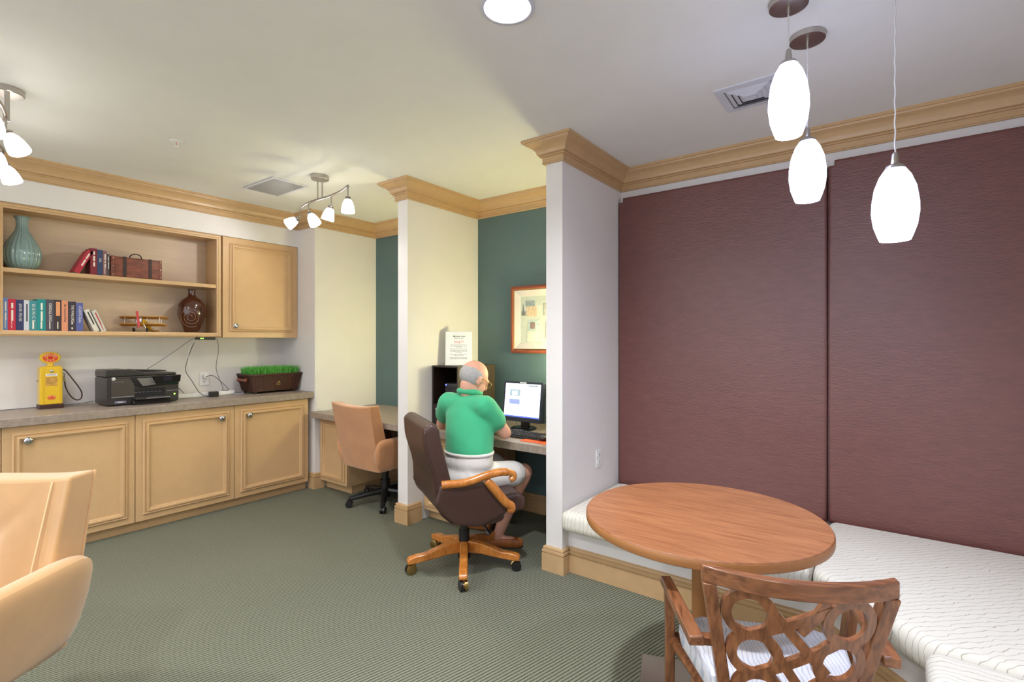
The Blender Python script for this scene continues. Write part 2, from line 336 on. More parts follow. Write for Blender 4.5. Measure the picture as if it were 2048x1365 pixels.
for q in sweep([(.630, ZB), (.630, ZT - .001), (2.023, ZT - .001), (2.023, ZB)], FP, closed=True): g.add([(XF - .02 + v.z, v.x, v.y) for v in q.v], q.f)
build(g, 'face_frame', m_cab, t, smooth='auto', world=True)
for y0, y1, lb in ((2.034, 2.728, 'tan wall cabinet with one panelled door beside the open bookcase'), (-.08, .620, 'tan wall cabinet beyond the vase end of the open bookcase')):
    t = thing('wall_cabinet', lb, 'cabinet', (-4.8, (y0 + y1) / 2, ZB)); off = t.location
    build(G().box(XB + .002, XF - .022, y0, y1, ZB - .004, ZT - .001), 'body', m_cab, t, world=True)
    panel_door(t, XF - off.x, y0 - off.y, y1 - off.y, -.004, ZT - .001 - ZB, y0 + .10 - off.y, .10, .082)

# ---------------------------------------------------------------- alcove desks
ZD = .735
def desk(x0, x1, lb, side):
    t = thing('built_in_desk', lb, 'desk', ((x0 + x1) / 2, 3.06, 0))
    build(G().box(x0 + .002, x1 - .002, 2.675, YB - .002, ZD - .052, ZD), 'desktop', m_lam, t, bevel=.004, world=True)
    cx0, cx1 = x0 + .004, x0 + .43
    c = build(G().box(cx0, cx1, 2.80, 3.42, .075, ZD - .053), 'drawer_cabinet', m_cab, t, world=True)
    build(G().box(cx0, cx1 - .02, 2.845, 3.42, 0, .075), 'toe_kick', m_trim, t, world=True)
    d = build(G().box(cx0 + .004, cx1 - .002, 2.78, 2.80, .08, ZD - .057), 'door', m_cab, t, bevel=.0025, world=True)
    q4 = [(cx0 + .06, .14), (cx0 + .06, ZD - .115), (cx1 - .058, ZD - .115), (cx1 - .058, .14)]; g = G()
    for q in sweep(q4, MP, closed=True): g.add([(v.x, 2.7805 - v.z, v.y) for v in q.v], q.f)
    build(g, 'moulding', m_cab, d, smooth='auto', world=True)
    M = frame((cx1 - .085, 2.78, ZD - .17), (1, 0, 0), (0, 0, 1)); build(G().lathe([(.008, 0), (.007, .014), (.020, .019), (.023, .025), (.019, .030), (.006, .033)], 22, M), 'knob', m_chrome, d, True, world=True)
    return t
desk(P0[0], P1[0], 'built-in desk with tan drawer cabinet, behind the tan suede task chair', 0)
desk(P1[1], P2[0], 'built-in desk with a computer, where the person in green sits', 1)

# ---------------------------------------------------------------- booth: bench, cushions, padded wall panels
ben = [(P2[1] + .001, YB - .002), (P2[1] + .001, YBN), DG0, DG1, (DG1[0], 1.02), (XR - .002, 1.02), (XR - .002, YB - .002)]
build(G().prism(ben, 0, .268, 'z'), 'booth_bench', m_wall, label='white built-in L-shaped booth bench base along the leather wall', cat='bench')
def cushion(poly, m, lb):
    bm = bmesh.new(); vs = [bm.verts.new((x, y, .27)) for x, y in poly]; f = bm.faces.new(vs)
    e = bmesh.ops.extrude_face_region(bm, geom=[f]); bmesh.ops.translate(bm, vec=(0, 0, .122), verts=[v for v in e['geom'] if isinstance(v, bmesh.types.BMVert)])
    bmesh.ops.recalc_face_normals(bm, faces=bm.faces)
    bmesh.ops.bevel(bm, geom=bm.edges[:], offset=.048, segments=6, profile=.55, affect='EDGES')
    me = bpy.data.meshes.new('c'); bm.to_mesh(me); bm.free()
    return finish('seat_cushion', me, m, None, True, 0, 0, lb, 'cushion', 'booth seat cushions', None, False)
cushion([(P2[1] + .004, 3.375), (P2[1] + .004, 2.575), (-.292, 2.575), (-.292, 3.375)], m_fab1, 'pale line-print seat cushion behind the round table, next to the white partition')
cushion([(-.286, 3.375), (-.286, 2.60), (.108, 2.172), (XR - .006, 2.172), (XR - .006, 3.375)], m_fab2, 'large pale line-print corner cushion with slanted front edge')
cushion([(.085, 2.166), (.085, 1.05), (XR - .006, 1.05), (XR - .006, 2.166)], m_fab3, 'pale line-print seat cushion nearest the bottom right corner of the photo')
def wpanel(x0, x1, lb):
    bm = bmesh.new(); bmesh.ops.create_cube(bm, size=1); bmesh.ops.scale(bm, vec=(x1 - x0, .055, 2.085), verts=bm.verts); bmesh.ops.translate(bm, vec=((x0 + x1) / 2, YB - .0285, .34 + 1.0425), verts=bm.verts)
    bmesh.ops.bevel(bm, geom=[e for e in bm.edges if abs(e.verts[0].co.y - e.verts[1].co.y) > .01], offset=.03, segments=4, affect='EDGES')
    bmesh.ops.bevel(bm, geom=[e for e in bm.edges if e.verts[0].co.y < YB - .04 and e.verts[1].co.y < YB - .04], offset=.018, segments=4, profile=.6, affect='EDGES')
    me = bpy.data.meshes.new('p'); bm.to_mesh(me); bm.free(); finish('padded_wall_panel', me, m_leather, None, True, 0, 0, lb, 'wall panel', 'padded leather wall panels', None, False)
wpanel(P2[1] + .006, -.297, 'padded oxblood leather wall panel next to the white partition')
wpanel(-.293, XR - .03, 'padded oxblood leather wall panel behind the hanging lowest pendant, cut by the right frame edge')

# ---------------------------------------------------------------- round table
TC = (-.589, 2.0)
t = thing('round_table', 'round cherry-veneer pedestal table in front of the booth bench', 'table', (*TC, 0))
build(G().lathe([(.43, .698), (.436, .702), (.436, .731), (.433, .735)], 72), 'table_top', m_table, t, 'auto')
build(G().lathe([(.4365, .703), (.4375, .705), (.4375, .728), (.4365, .730)], 72), 'edge_band', m_tabedge, t, 'auto')
build(G().lathe([(.036, .02), (.034, .3), (.034, .66), (.12, .69), (.12, .6975)], 24), 'column', m_tabedge, t, 'auto')
Mb = Matrix.Rotation(math.radians(20), 4, 'Z')
build(G().box(-.23, .23, -.23, .23, 0, .022, Mb), 'base_plate', m_nickel, t, bevel=.003)

# ---------------------------------------------------------------- wooden side chair with looped lattice back
ca = math.atan2(.427, .904); CX = Vector((-.225, 1.50, 0))
t = thing('dining_armchair', 'walnut-stained wooden armchair with looped lattice back in front of the round table', 'chair', CX, ca)
ZR = .83
def ry(x, z=ZR): return -.055 * (1 - (x / .21) ** 2) + (.62 - z) * -.05 * 0       # bow of the back
def rake(z): return -.085 * (z - .45) / .38
def hw(z): return .150 + .056 * (z - .45) / .38
n = 14; xs = [-.222 + .444 * i / n for i in range(n + 1)]
poly = [(x, ry(x) + rake(ZR) - .013) for x in xs] + [(x, ry(x) + rake(ZR) + .013) for x in xs[::-1]]
build(G().prism(poly, ZR - .042, ZR, 'z'), 'top_rail', m_walnutx, t, bevel=.003)
def bar(g, pts, w, d):
    """rectangular bar through points: w across x, d across y"""
    vs = []
    for p in pts: vs += [(p[0] - w / 2, p[1] - d / 2, p[2]), (p[0] + w / 2, p[1] - d / 2, p[2]), (p[0] + w / 2, p[1] + d / 2, p[2]), (p[0] - w / 2, p[1] + d / 2, p[2])]
    k = len(pts); g.add(vs, [(3, 2, 1, 0), tuple(range(4 * k - 4, 4 * k))] + [(4 * i + q, 4 * i + (q + 1) % 4, 4 * i + 4 + (q + 1) % 4, 4 * i + 4 + q) for i in range(k - 1) for q in range(4)]); return g
for s in (-1, 1):
    build(bar(G(), [(s * .165, -.10, 0), (s * hw(.45), rake(.45), .45), (s * .205, rake(ZR) + .004, ZR - .0415)], .032, .042), 'back_leg', m_walnut, t, bevel=.003)
    build(bar(G(), [(s * .262, .33, 0), (s * .262, .30, .45), (s * .268, .272, .600)], .030, .040), 'front_leg', m_walnut, t, bevel=.003)
    A, B = Vector((s * .228, -.045, 0)), Vector((s * .276, .30, 0)); dd = (B - A).normalized(); nn = Vector((-dd.y, dd.x, 0)) * .02
    g = G(); q = [A - nn, B - nn * .85, B + nn * .85, A + nn]; g.add([(p.x, p.y, .596) for p in q] + [(p.x, p.y, .622) for p in q], [(3, 2, 1, 0), (4, 5, 6, 7)] + [(i, (i + 1) % 4, 4 + (i + 1) % 4, 4 + i) for i in range(4)])
    build(g, 'arm', m_walnuty, t, bevel=.004)
    build(G().add([(s * .175, .0, .575), (s * .235, .0, .575), (s * .235, .03, .575), (s * .175, .03, .575), (s * .175, .0, .595), (s * .235, .0, .595), (s * .235, .03, .595), (s * .175, .03, .595)], [(3, 2, 1, 0), (4, 5, 6, 7), (0, 1, 5, 4), (1, 2, 6, 5), (2, 3, 7, 6), (3, 0, 4, 7)]), 'arm_bracket', m_walnut, t)
    build(bar(G(), [(s * .165, -.02, .40), (s * .165, -.02, .44)], .02, .02).tube([(s * .165, 0, .415), (s * .255, .31, .415)], .018, 8), 'side_rail', m_walnut, t)
g = G().tube([(-.25, .31, .415), (.25, .31, .415)], .018, 8); build(g, 'front_rail', m_walnut, t)
bm = bmesh.new(); vs = [bm.verts.new((x, y, .432)) for x, y in [(-.185, .0), (-.236, .22), (-.236, .29), (-.16, .335), (.16, .335), (.236, .29), (.236, .22), (.185, .0)]]; f = bm.faces.new(vs)
e = bmesh.ops.extrude_face_region(bm, geom=[f]); bmesh.ops.translate(bm, vec=(0, 0, .055), verts=[v for v in e['geom'] if isinstance(v, bmesh.types.BMVert)]); bmesh.ops.recalc_face_normals(bm, faces=bm.faces)
bmesh.ops.bevel(bm, geom=bm.edges[:], offset=.022, segments=4, profile=.6, affect='EDGES'); me = bpy.data.meshes.new('s'); bm.to_mesh(me); bm.free(); finish('seat', me, m_seat, t, True, 0, 0, 'pale grey woven seat pad', None, None, None, False)
# lattice: rings down both sides, tangent bars crossing between them; everything laid on the bowed, raked back
RR, BW, TH = .052, .024, .018
def onback(u, z, o):
    z0 = z; return Vector((u, ry(u) * .9 + rake(z0) + o, z0))
def ribbon(pts, w, th, oo, closed):
    """flat strip along 2-D points (u,z) of the back, w wide, th thick"""
    k = len(pts); L_, R_ = [], []
    for i in range(k):
        a = Vector(pts[i - 1] if (i or closed) else pts[i]); b = Vector(pts[(i + 1) % k] if (i < k - 1 or closed) else pts[i]); d = (b - a).normalized(); nn = Vector((-d.y, d.x)) * w / 2; p = Vector(pts[i]); L_.append(p + nn); R_.append(p - nn)
    vs = []
    for i in range(k): vs += [onback(L_[i].x, L_[i].y, -th / 2 + oo), onback(R_[i].x, R_[i].y, -th / 2 + oo), onback(R_[i].x, R_[i].y, th / 2 + oo), onback(L_[i].x, L_[i].y, th / 2 + oo)]
    fs = [(4 * i + q, 4 * i + (q + 1) % 4, 4 * ((i + 1) % k) + (q + 1) % 4, 4 * ((i + 1) % k) + q) for i in range(k if closed else k - 1) for q in range(4)]
    if not closed: fs += [(3, 2, 1, 0), tuple(range(4 * k - 4, 4 * k))]
    return G().add(vs, fs)
zc = [.722, .612, .502]; cxr = lambda z: hw(z) - .078
# ring centres narrow downwards with the posts; tangent bars cross between them: left ring k bottom -> right ring k top, left ring k top -> right ring k+1 bottom
for k, z in enumerate(zc):
    for s in (-1, 1): build(ribbon([(s * cxr(z) + RR * math.cos(a), z + RR * 1.08 * math.sin(a)) for a in (2 * math.pi * i / 30 for i in range(30))], BW, TH, 0, True), 'lattice_ring', m_walnut, t, smooth='auto')
    def tang(a, b):
        d = Vector(b) - Vector(a); L_ = d.length; return [tuple(Vector(a).lerp(Vector(b), i / 6)) for i in range(7)]
    c = cxr(z)
    build(ribbon(tang((-c + .012, z - RR), (c - .012, z + RR)), BW, TH - .001, .0004, False), 'lattice_bar', m_walnut, t, smooth='auto')
    z2 = zc[k + 1] if k < 2 else z - .09; c2 = cxr(z2)
    build(ribbon(tang((-c + .028, z + RR * .85), (c2 - .028, z2 - RR * .6 if k < 2 else z2)), BW, TH - .002, -.0004, False), 'lattice_bar', m_walnut, t, smooth='auto')
build(ribbon([(-cxr(.5) - .02 + i * (cxr(.5) * 2 + .04) / 6, .452) for i in range(7)], .03, TH, 0, False), 'lower_rail', m_walnut, t, smooth='auto')
build(ribbon([(.0, .69), (.035, .735), (.055, .775)], BW, TH - .003, .0008, False), 'lattice_bar', m_walnut, t, smooth='auto')

# ---------------------------------------------------------------- upholstered swivel chairs
def caster(parent, p, ang, r=.028, hub=m_black, hood=None, big=False):
    d = Vector((math.cos(ang), math.sin(ang), 0)); c = Vector((p[0], p[1], r))
    g = G().cyl(c - d * .021, c - d * .006, r, 16); g.cyl(c + d * .006, c + d * .021, r, 16); w = build(g, 'caster', m_black, parent, 'auto')
    pr = [(.0061 * 0, 0)]
    g = G().cyl(c - d * .005, c + d * .005, r * .75, 12).cyl(c + Vector((0, 0, r * .5)), c + Vector((0, 0, r + .022)), .007, 8)
    k = Vector((-d.y, d.x, 0)); g.tube([c + (k * math.cos(a) + Vector((0, 0, 1)) * math.sin(a)) * (r + .003) for a in (math.pi * i / 10 for i in range(1, 8))], .007, 6)
    if big: g.lathe([(r * 1.02, .0035), (r * 1.04, .006), (r * 1.04, .022), (r * .9, .0235)], 18, frame(c, k, Vector((0, 0, 1))) @ Matrix.Rotation(0, 4, 'X'))
    build(g, 'caster_hood', hood or m_black, w, 'auto')
def suede_chair(loc, rz, m, lb, tuft, spokes=0):
    t = thing('suede_task_chair', lb, 'chair', loc, rz, 'suede task chairs')
    # backrest: a slab that is wider and higher at its top corners, leaning back
    g = G(); nx, nz = (40, 30) if tuft else (13, 9); F_, B_ = [], []
    for j in range(nz + 1):
        v = j / nz; z = .34 + .54 * v
        for i in range(nx + 1):
            u = -1 + 2 * i / nx; w = .258 + .006 * v; x = u * w; zz = z + (.016 * abs(u) ** 3 - .010) * v ** 4
            yb = -.255 - .10 * v - .018 * (1 - u * u); th = .115 - .035 * v; dim = 0
            if tuft:
                dim = .030 * math.exp(-(u * u / .05 + (v - .60) ** 2 / .03)) + .010 * math.exp(-((abs(u) * .5 - abs(v - .60)) / .05) ** 2) * max(0, 1 - abs(u) / .72)
            F_.append((x, yb + th + .02 * (1 - u * u) - dim + .02 * abs(u) ** 6, zz)); B_.append((x, yb, zz))
    k = nx + 1; N = len(F_)
    fs = []
    for j in range(nz):
        for i in range(nx): a = j * k + i; fs += [(a, a + 1, a + k + 1, a + k), (N + a, N + a + k, N + a + k + 1, N + a + 1)]
    for j in range(nz): a = j * k; fs += [(a, a + k, N + a + k, N + a), (a + nx, N + a + nx, N + a + nx + k, a + nx + k)]
    for i in range(nx): a = nz * k + i; fs += [(i, N + i, N + i + 1, i + 1), (a, a + 1, N + a + 1, N + a)]
    g.add(F_ + B_, fs); b = build(g, 'backrest', m, t, bevel=.012, segs=3)
    for s in (-1, 1):
        pts = [(s * (.258 + .006 * v) , -.255 - .10 * v + .004, .34 + .54 * v + .004 * v ** 4) for v in (.2 + .8 * i / 12 for i in range(13))]
        build(G().tube(pts, .004, 6), 'welt', m, b, True)
        if tuft:
            st = [(s * (.192 + .006 * v), -.255 - .10 * v + .115 - .035 * v + .02 * (1 - .74 ** 2) + .02 * .74 ** 6, .36 + .505 * v) for v in (i / 40 for i in range(41))]
            build(G().tube(st, .0022, 5), 'stitched_seam', mat('stitching', (226, 196, 150), .8), b, True)
            if s > 0: build(G().ell((0, -.255 - .06 + .115 - .021 + .002, .34 + .54 * .60), (.015, .008, .015)), 'button', m, b, True)
    for s in (-1, 1):
        # arm: flared slab with a rolled top, tapering to the seat rail
        g = G(); Y = [(-.30, .0), (-.16, .0), (.0, .0), (.12, -.005), (.22, -.02), (.262, -.045)]; vs = []
        prof = lambda dz, k: [(.215, .34), (.215, .46), (.222, .55 + dz), (.240, .595 + dz), (.272, .614 + dz), (.302, .602 + dz), (.312, .575 + dz), (.302, .50), (.282, .41), (.266, .34)]
        for y, dz in Y:
            dz += .036 if tuft else 0
            vs += [(s * x, y - (.03 * (z - .35) if y < -.2 else -.05 * (z - .48) if y > .2 else 0), z) for x, z in [(a + (.026 * max(0, (c - .36) / .27) if tuft and a > .25 else 0), c) for a, c in prof(dz, 0)]]
        k = 10; fs = [(i * k + q, i * k + (q + 1) % k, (i + 1) * k + (q + 1) % k, (i + 1) * k + q) for i in range(len(Y) - 1) for q in range(k)] + [tuple(range(k))[::-1], tuple(range(k * (len(Y) - 1), k * len(Y)))]
        g.add(vs, fs); o = build(g, 'arm', m, t, smooth=True); o.data.set_sharp_from_angle(angle=math.radians(50)); md = o.modifiers.new('s', 'SUBSURF'); md.levels = md.render_levels = 2
    build(G().box(-.222, .222, -.22, .29, .33, .40), 'seat_deck', m, t, bevel=.02, segs=3)
    build(G().box(-.212, .212, -.20, .30, .402, .478), 'seat_cushion', m, t, bevel=.03, segs=4)
    build(G().cyl((0, 0, .07), (0, 0, .328), .03, 16).cyl((0, 0, .05), (0, 0, .2), .042, 16), 'gas_lift', m_black, t, 'auto')
    for i in range(5):
        a = spokes + i * 2 * math.pi / 5; c, s_ = math.cos(a), math.sin(a)
        g = G(); g.tube([(0, 0, .105), (c * .16, s_ * .16, .092), (c * .30, s_ * .30, .072)], [.030, .026, .020], 8); build(g, 'base_leg', m_black, t, 'auto'); caster(t, (c * .305, s_ * .305), a + 1.2)
    return t
suede_chair((-3.53, 2.875, 0), math.radians(-2), m_suede, 'tan suede task chair with its back to the room, tucked in the left alcove', False, .55)
lc = suede_chair((-2.299, .099, 0), math.radians(-143.2), m_suede2, 'camel suede armchair with tufted back, at the left edge of the photo', True, .3)

lc.scale = (1.06, 1.06, 1.06)

# ---------------------------------------------------------------- brown leather executive chair
EC, EA = Vector((-2.146, 2.366, 0)), math.radians(60 - 90)
t = thing('executive_chair', 'dark brown leather swivel chair with honey wooden arms and star base', 'chair', EC, EA)
# shell profile (y, z): back of the chair, under-seat curve, seat front, up the inside
prof = bez([(-.325, .915), (-.318, .80), (-.272, .64), (-.258, .50), (-.235, .445), (-.15, .365), (0, .325), (.14, .338), (.17, .37)], 5)
ins = bez([(.10, .43), (-.06, .44), (-.125, .48), (-.155, .58), (-.190, .72), (-.222, .85), (-.235, .92), (-.28, .945)], 5)
pts = [(p.x, p.y) for p in [Vector((q[0], q[1])) for q in prof]] + [(q[0], q[1]) for q in ins]
blob(G().prism(pts, -.285, .285, 'x'), 'backrest_shell', m_brown, t, .009, 22)
blob(G().prism([(-.10, .395), (.20, .375), (.305, .375), (.315, .45), (.28, .485), (.1, .478), (-.10, .465)], -.250, .250, 'x'), 'seat', m_brown, t, .009, 16)
for s in (-1, 1):
    blob(G().prism([(-.235, .60), (-.262, .50), (-.235, .445), (-.15, .365), (0, .332), (.155, .385), (.20, .43), (.13, .53), (.05, .585)], s * .245, s * .300, 'x'), 'side_panel', m_brown, t, .008, 10)
    # wooden arm: S-curved top with a scroll, and a strut sweeping down to the seat
    top = bez([(s * .290, -.225, .598), (s * .298, -.08, .600), (s * .306, .04, .630), (s * .310, .13, .640), (s * .310, .190, .628), (s * .309, .206, .602), (s * .307, .182, .588)], 6)
    o = build(G().tube(top, [.023 if i < 22 else .019 for i in range(len(top))], 10), 'arm_rest', m_honey, t, True); md = None
    st = bez([(s * .302, .035, .600), (s * .304, .085, .545), (s * .304, .155, .46), (s * .302, .192, .43), (s * .298, .188, .395)], 6)
    build(G().tube(st, [.022, .023, .024, .025] + [.026] * (len(st) - 7) + [.024, .022, .018], 10), 'arm_strut', m_honey, t, True)
    sm = [(s * .283, y, z) for y, z in [(-.335 + .018, .90), (-.31 + .01, .78), (-.262, .64), (-.250, .50), (-.225, .435), (-.16, .37)]]
    build(G().tube(bez(sm, 6), .005, 6), 'seam_welt', m_brown, t, True)
build(G().cyl((0, 0, .18), (0, 0, .335), .027, 18).cyl((0, 0, .10), (0, 0, .22), .033, 18).cyl((0, 0, .05), (0, 0, .11), .040, 18), 'gas_lift', m_black, t, 'auto')
build(G().tube(bez([(.05, .0, .325), (.16, .06, .30), (.21, .09, .25)], 5), [.010] * 9 + [.018, .018], 8), 'tilt_lever', m_blackg, t, 'auto')
for i in range(5):
    a = math.radians(-120.7 + 72 * i) - EA; c, s_ = math.cos(a), math.sin(a); M = Matrix.Rotation(a, 4, 'Z')
    sp = [(.03, .085), (.12, .085), (.20, .074), (.30, .064), (.345, .062), (.357, .070), (.357, .084), (.345, .098), (.30, .108), (.25, .110), (.19, .128), (.12, .150), (.03, .158)]
    build(G().prism(sp, -.024, .024, 'y', M), 'base_leg', m_honey, t, bevel=.006)
    caster(t, (c * .335, s_ * .335), a + 1.9, .029, hood=m_brass, big=True)

# ---------------------------------------------------------------- the person at the desk
m_skin = mat('skin', (214, 160, 136), .55, var=.06, vscale=12, bump=.05, bscale=90); m_polo = mat('green_polo', (58, 170, 122), .85, var=.05, vscale=8, bump=.25, bscale=24, sheen=.2)
m_short = mat('white_shorts', (226, 222, 216), .85, var=.03, vscale=9, bump=.5, bscale=22); m_shoe = mat('tan_leather_shoe', (164, 96, 46), .5, var=.08); m_hair = mat('grey_hair', (168, 166, 164), .8, var=.14, vscale=90, bump=.5, bscale=140)
pel = W(-.285, 3.235, .555); hipR, hipL = W(-.255, 3.165, .545), W(-.325, 3.31, .545); knR, knL = W(.078, 3.42, .515), W(-.085, 3.70, .515)
anR, anL = W(-.085, 3.455, .105), W(-.300, 3.80, .105); che = W(-.275, 3.335, .90); waist = W(-.275, 3.245, .70); shR, shL = W(-.172, 3.215, .985), W(-.425, 3.43, .985)
elR, elL = W(-.046, 3.31, .800), W(-.50, 3.64, .805); haR, haL = W(-.13, 3.60, .782), W(-.235, 3.70, .782); neck = W(-.275, 3.345, 1.03); head = W(-.245, 3.335, 1.155)
fr = (RT * .84 + FW * .54).normalized(); fd = (fr * .90 - Vector((0, 0, 1)) * .42).normalized(); sd = Vector((0, 0, 1)).cross(fd).normalized(); ud = fd.cross(sd)
HM = Matrix((fd, sd, ud)).transposed()                                  # head frame: x face direction, y left, z crown
def H(x, y, z): return head + HM @ Vector((x, y, z))
g = G()
g.ell(H(-.012, 0, .022), (.097, .076, .092), HM, 20, 14).ell(H(.030, 0, -.045), (.062, .058, .072), HM, 18, 12).ell(H(.050, 0, -.088), (.032, .030, .026), HM)
g.ell(H(.100, 0, -.030), (.014, .012, .020), HM).limb(H(.088, 0, .006), H(.108, 0, -.034), .009, .012, 10)          # nose
g.ell(H(.082, .028, .014), (.012, .024, .010), HM).ell(H(.082, -.028, .014), (.012, .024, .010), HM)                # brows
g.ell(H(.080, .030, -.004), (.013, .014, .010), HM).ell(H(.080, -.030, -.004), (.013, .014, .010), HM)              # eyes
g.ell(H(.082, 0, -.060), (.012, .022, .006), HM).ell(H(.080, 0, -.072), (.012, .020, .007), HM)                      # lips
for s in (-1, 1): g.ell(H(-.004, s * .076, -.012), (.018, .010, .030), HM).ell(H(-.002, s * .074, -.036), (.009, .008, .012), HM)   # ears
g.limb(neck - Vector((0, 0, .03)), H(-.028, 0, -.055), .060, .054)
def torso(g, e=0):
    tf = (RT * .66 + FW * .75).normalized(); tl = Vector((-tf.y, tf.x, 0)); TMx = Matrix((tf, tl, Vector((0, 0, 1)))).transposed()
    K_ = [(pel.lerp(waist, .45), (.130, .168, .10)), (waist, (.134, .168, .10)), (waist.lerp(che, .5), (.134, .174, .11)), (che, (.130, .186, .11)), (che + Vector((0, 0, .075)), (.098, .168, .072))]
    for (c0, r0), (c1, r1) in zip(K_, K_[1:]):
        for k in range(7): g.ell(c0.lerp(c1, k / 6), tuple(a + (b - a) * k / 6 + e for a, b in zip(r0, r1)), TMx, 22, 14)
    g.limb(shR, shL, .066 + e, .066 + e); g.limb(che + Vector((0, 0, .09)), neck, .085 + e, .060 + e); return TMx
torso(g, -.012)
for a, b, c, r in ((shR, elR, haR, 1), (shL, elL, haL, 1)): g.limb(a, b, .052, .043); g.limb(b, b.lerp(c, .45), .043, .038); g.limb(b.lerp(c, .4), c, .039, .026)
def hand(g, wr, d, up):
    d = d.normalized(); sd_ = d.cross(up).normalized(); g.ell(wr + d * .045, (.048, .040, .016), Matrix((d, sd_, d.cross(sd_))).transposed())
    for k in range(4):
        o = (-.027, -.009, .009, .027)[k]; L_ = (.066, .078, .074, .056)[k]; b = wr + d * .082 + sd_ * o; m1 = b + d * L_ * .45 + sd_ * o * .25 + up * .006; g.limb(b, m1, .0088, .0082, 8); g.limb(m1, m1 + d * L_ * .5 - up * .020, .0082, .0070, 8)
    return sd_
for w, e_, sg in ((haR, elR, 1), (haL, elL, -1)):
    d = (RT * .35 + FW * .9 if sg > 0 else RT * .8 + FW * .5) - Vector((0, 0, .12)); sd_ = hand(g, w, d, Vector((0, 0, 1))); b = w + d.normalized() * .03 - sd_ * .034 * sg
    g.limb(b, b + d.normalized() * .030 - sd_ * .020 * sg, .011, .0095, 8); g.limb(b + d.normalized() * .030 - sd_ * .020 * sg, b + d.normalized() * .058 - sd_ * .020 * sg - Vector((0, 0, .008)), .0095, .0075, 8)
def foot(g, an, d, r=1.0, z=.0):
    d = d.normalized(); q = Vector((an.x, an.y, 0)); g.limb(an, q + Vector((0, 0, .050)) - d * .020, .036, .036); g.limb(q - d * .035 + Vector((0, 0, .042)), q + d * .08 + Vector((0, 0, .040)), .034 * r, .036 * r); g.limb(q + d * .06 + Vector((0, 0, .036)), q + d * .128 + Vector((0, 0, .030)), .035 * r, .027 * r)
ftR, ftL = RT * 1.0 - FW * .12, RT * .86 - FW * .35
for hp, kn, an, ft in ((hipR, knR, anR, ftR), (hipL, knL, anL, ftL)):
    g.limb(hp, kn, .085, .060); kc = kn - Vector((0, 0, .02)); back = (Vector((hp.x, hp.y, 0)) - Vector((kn.x, kn.y, 0))).normalized()
    g.ell(kn, (.060, .060, .062)); g.limb(kc, kn.lerp(an, .35) + back * .012, .054, .056); g.limb(kn.lerp(an, .30) + back * .012, an, .056, .036); foot(g, an, ft)
per = blob(g, 'person', m_skin, None, .0075, 4, label='balding person in green polo shirt and white shorts typing at the computer, seen from behind', cat='person')
TMp = torso(gs := G(), .004)
gs.limb(shR, shR.lerp(elR, .52), .076, .072); gs.limb(shL, shL.lerp(elL, .52), .076, .072)
sh = blob(gs, 'polo_shirt', m_polo, per, .009, 12, cuts=[((0, 0, .700), (0, 0, -1)), (neck + Vector((0, 0, .022)), (0, 0, 1))], label='bright green short-sleeved polo shirt')
cr_ = [neck + Vector((0, 0, .030)) + TMp @ Vector((.066 * math.cos(a) - .004, .070 * math.sin(a), .004 - .012 * math.cos(a))) for a in (2 * math.pi * i / 26 for i in range(26))]
build(G().tube(cr_, .020, 10, True), 'collar', m_polo, sh, True)
gs = G(); tf = TMp
gs.ell(pel - Vector((0, 0, .015)), (.155, .180, .11), TMp, 22, 14).ell(pel.lerp(waist, .55), (.142, .176, .10), TMp, 22, 14).ell(waist - Vector((0, 0, .03)), (.138, .172, .09), TMp, 22, 14)
for hp, kn in ((hipR, knR), (hipL, knL)): gs.limb(hp, hp.lerp(kn, .80), .098, .086)
so = blob(gs, 'shorts', m_short, per, .010, 5, cuts=[((0, 0, .712), (0, 0, 1))], label='white knee-length shorts')
build(G().tube([waist + TMp @ Vector((.132 * math.cos(a), .166 * math.sin(a), -.006)) for a in (2 * math.pi * i / 30 for i in range(30))], .012, 8, True), 'waistband', m_short, so, True)
for an, ft in ((anR, ftR), (anL, ftL)):
    gs = G(); d = ft.normalized(); q = Vector((an.x, an.y, 0)); gs.limb(q - d * .038 + Vector((0, 0, .040)), q + d * .08 + Vector((0, 0, .040)), .042, .044); gs.limb(q + d * .06 + Vector((0, 0, .037)), q + d * .130 + Vector((0, 0, .033)), .043, .034)
    blob(gs, 'shoe', m_shoe, per, .008, 4, cuts=[((0, 0, .064), (0, 0, 1)), ((0, 0, .003), (0, 0, -1))], label='tan leather slip-on shoe')
gs = G().ell(H(-.020, 0, .012), (.094, .080, .080), HM, 22, 16)
blob(gs, 'hair', m_hair, per, .006, 3, cuts=[(H(.018, 0, 0), HM @ Vector((1, 0, .35))), (H(-.03, 0, .062), HM @ Vector((.35, 0, 1))), (H(0, 0, -.052), HM @ Vector((0, 0, -1)))], label='short grey hair around a bald crown')
gl = build(G().tube([H(.105, .030 + .024 * math.cos(a), -.004 + .020 * math.sin(a)) for a in (2 * math.pi * i / 18 for i in range(18))], .0018, 6, True).tube([H(.105, -.030 + .024 * math.cos(a), -.004 + .020 * math.sin(a)) for a in (2 * math.pi * i / 18 for i in range(18))], .0018, 6, True).tube([H(.106, .006, .002), H(.108, 0, .004), H(.106, -.006, .002)], .0018, 6), 'glasses', m_brass, per, True)
for s in (-1, 1): build(G().tube([H(.104, s * .055, .004), H(.05, s * .075, .006), H(-.010, s * .080, .004), H(-.024, s * .080, -.012)], .0020, 6), 'temple_arm', m_brass, gl, True)

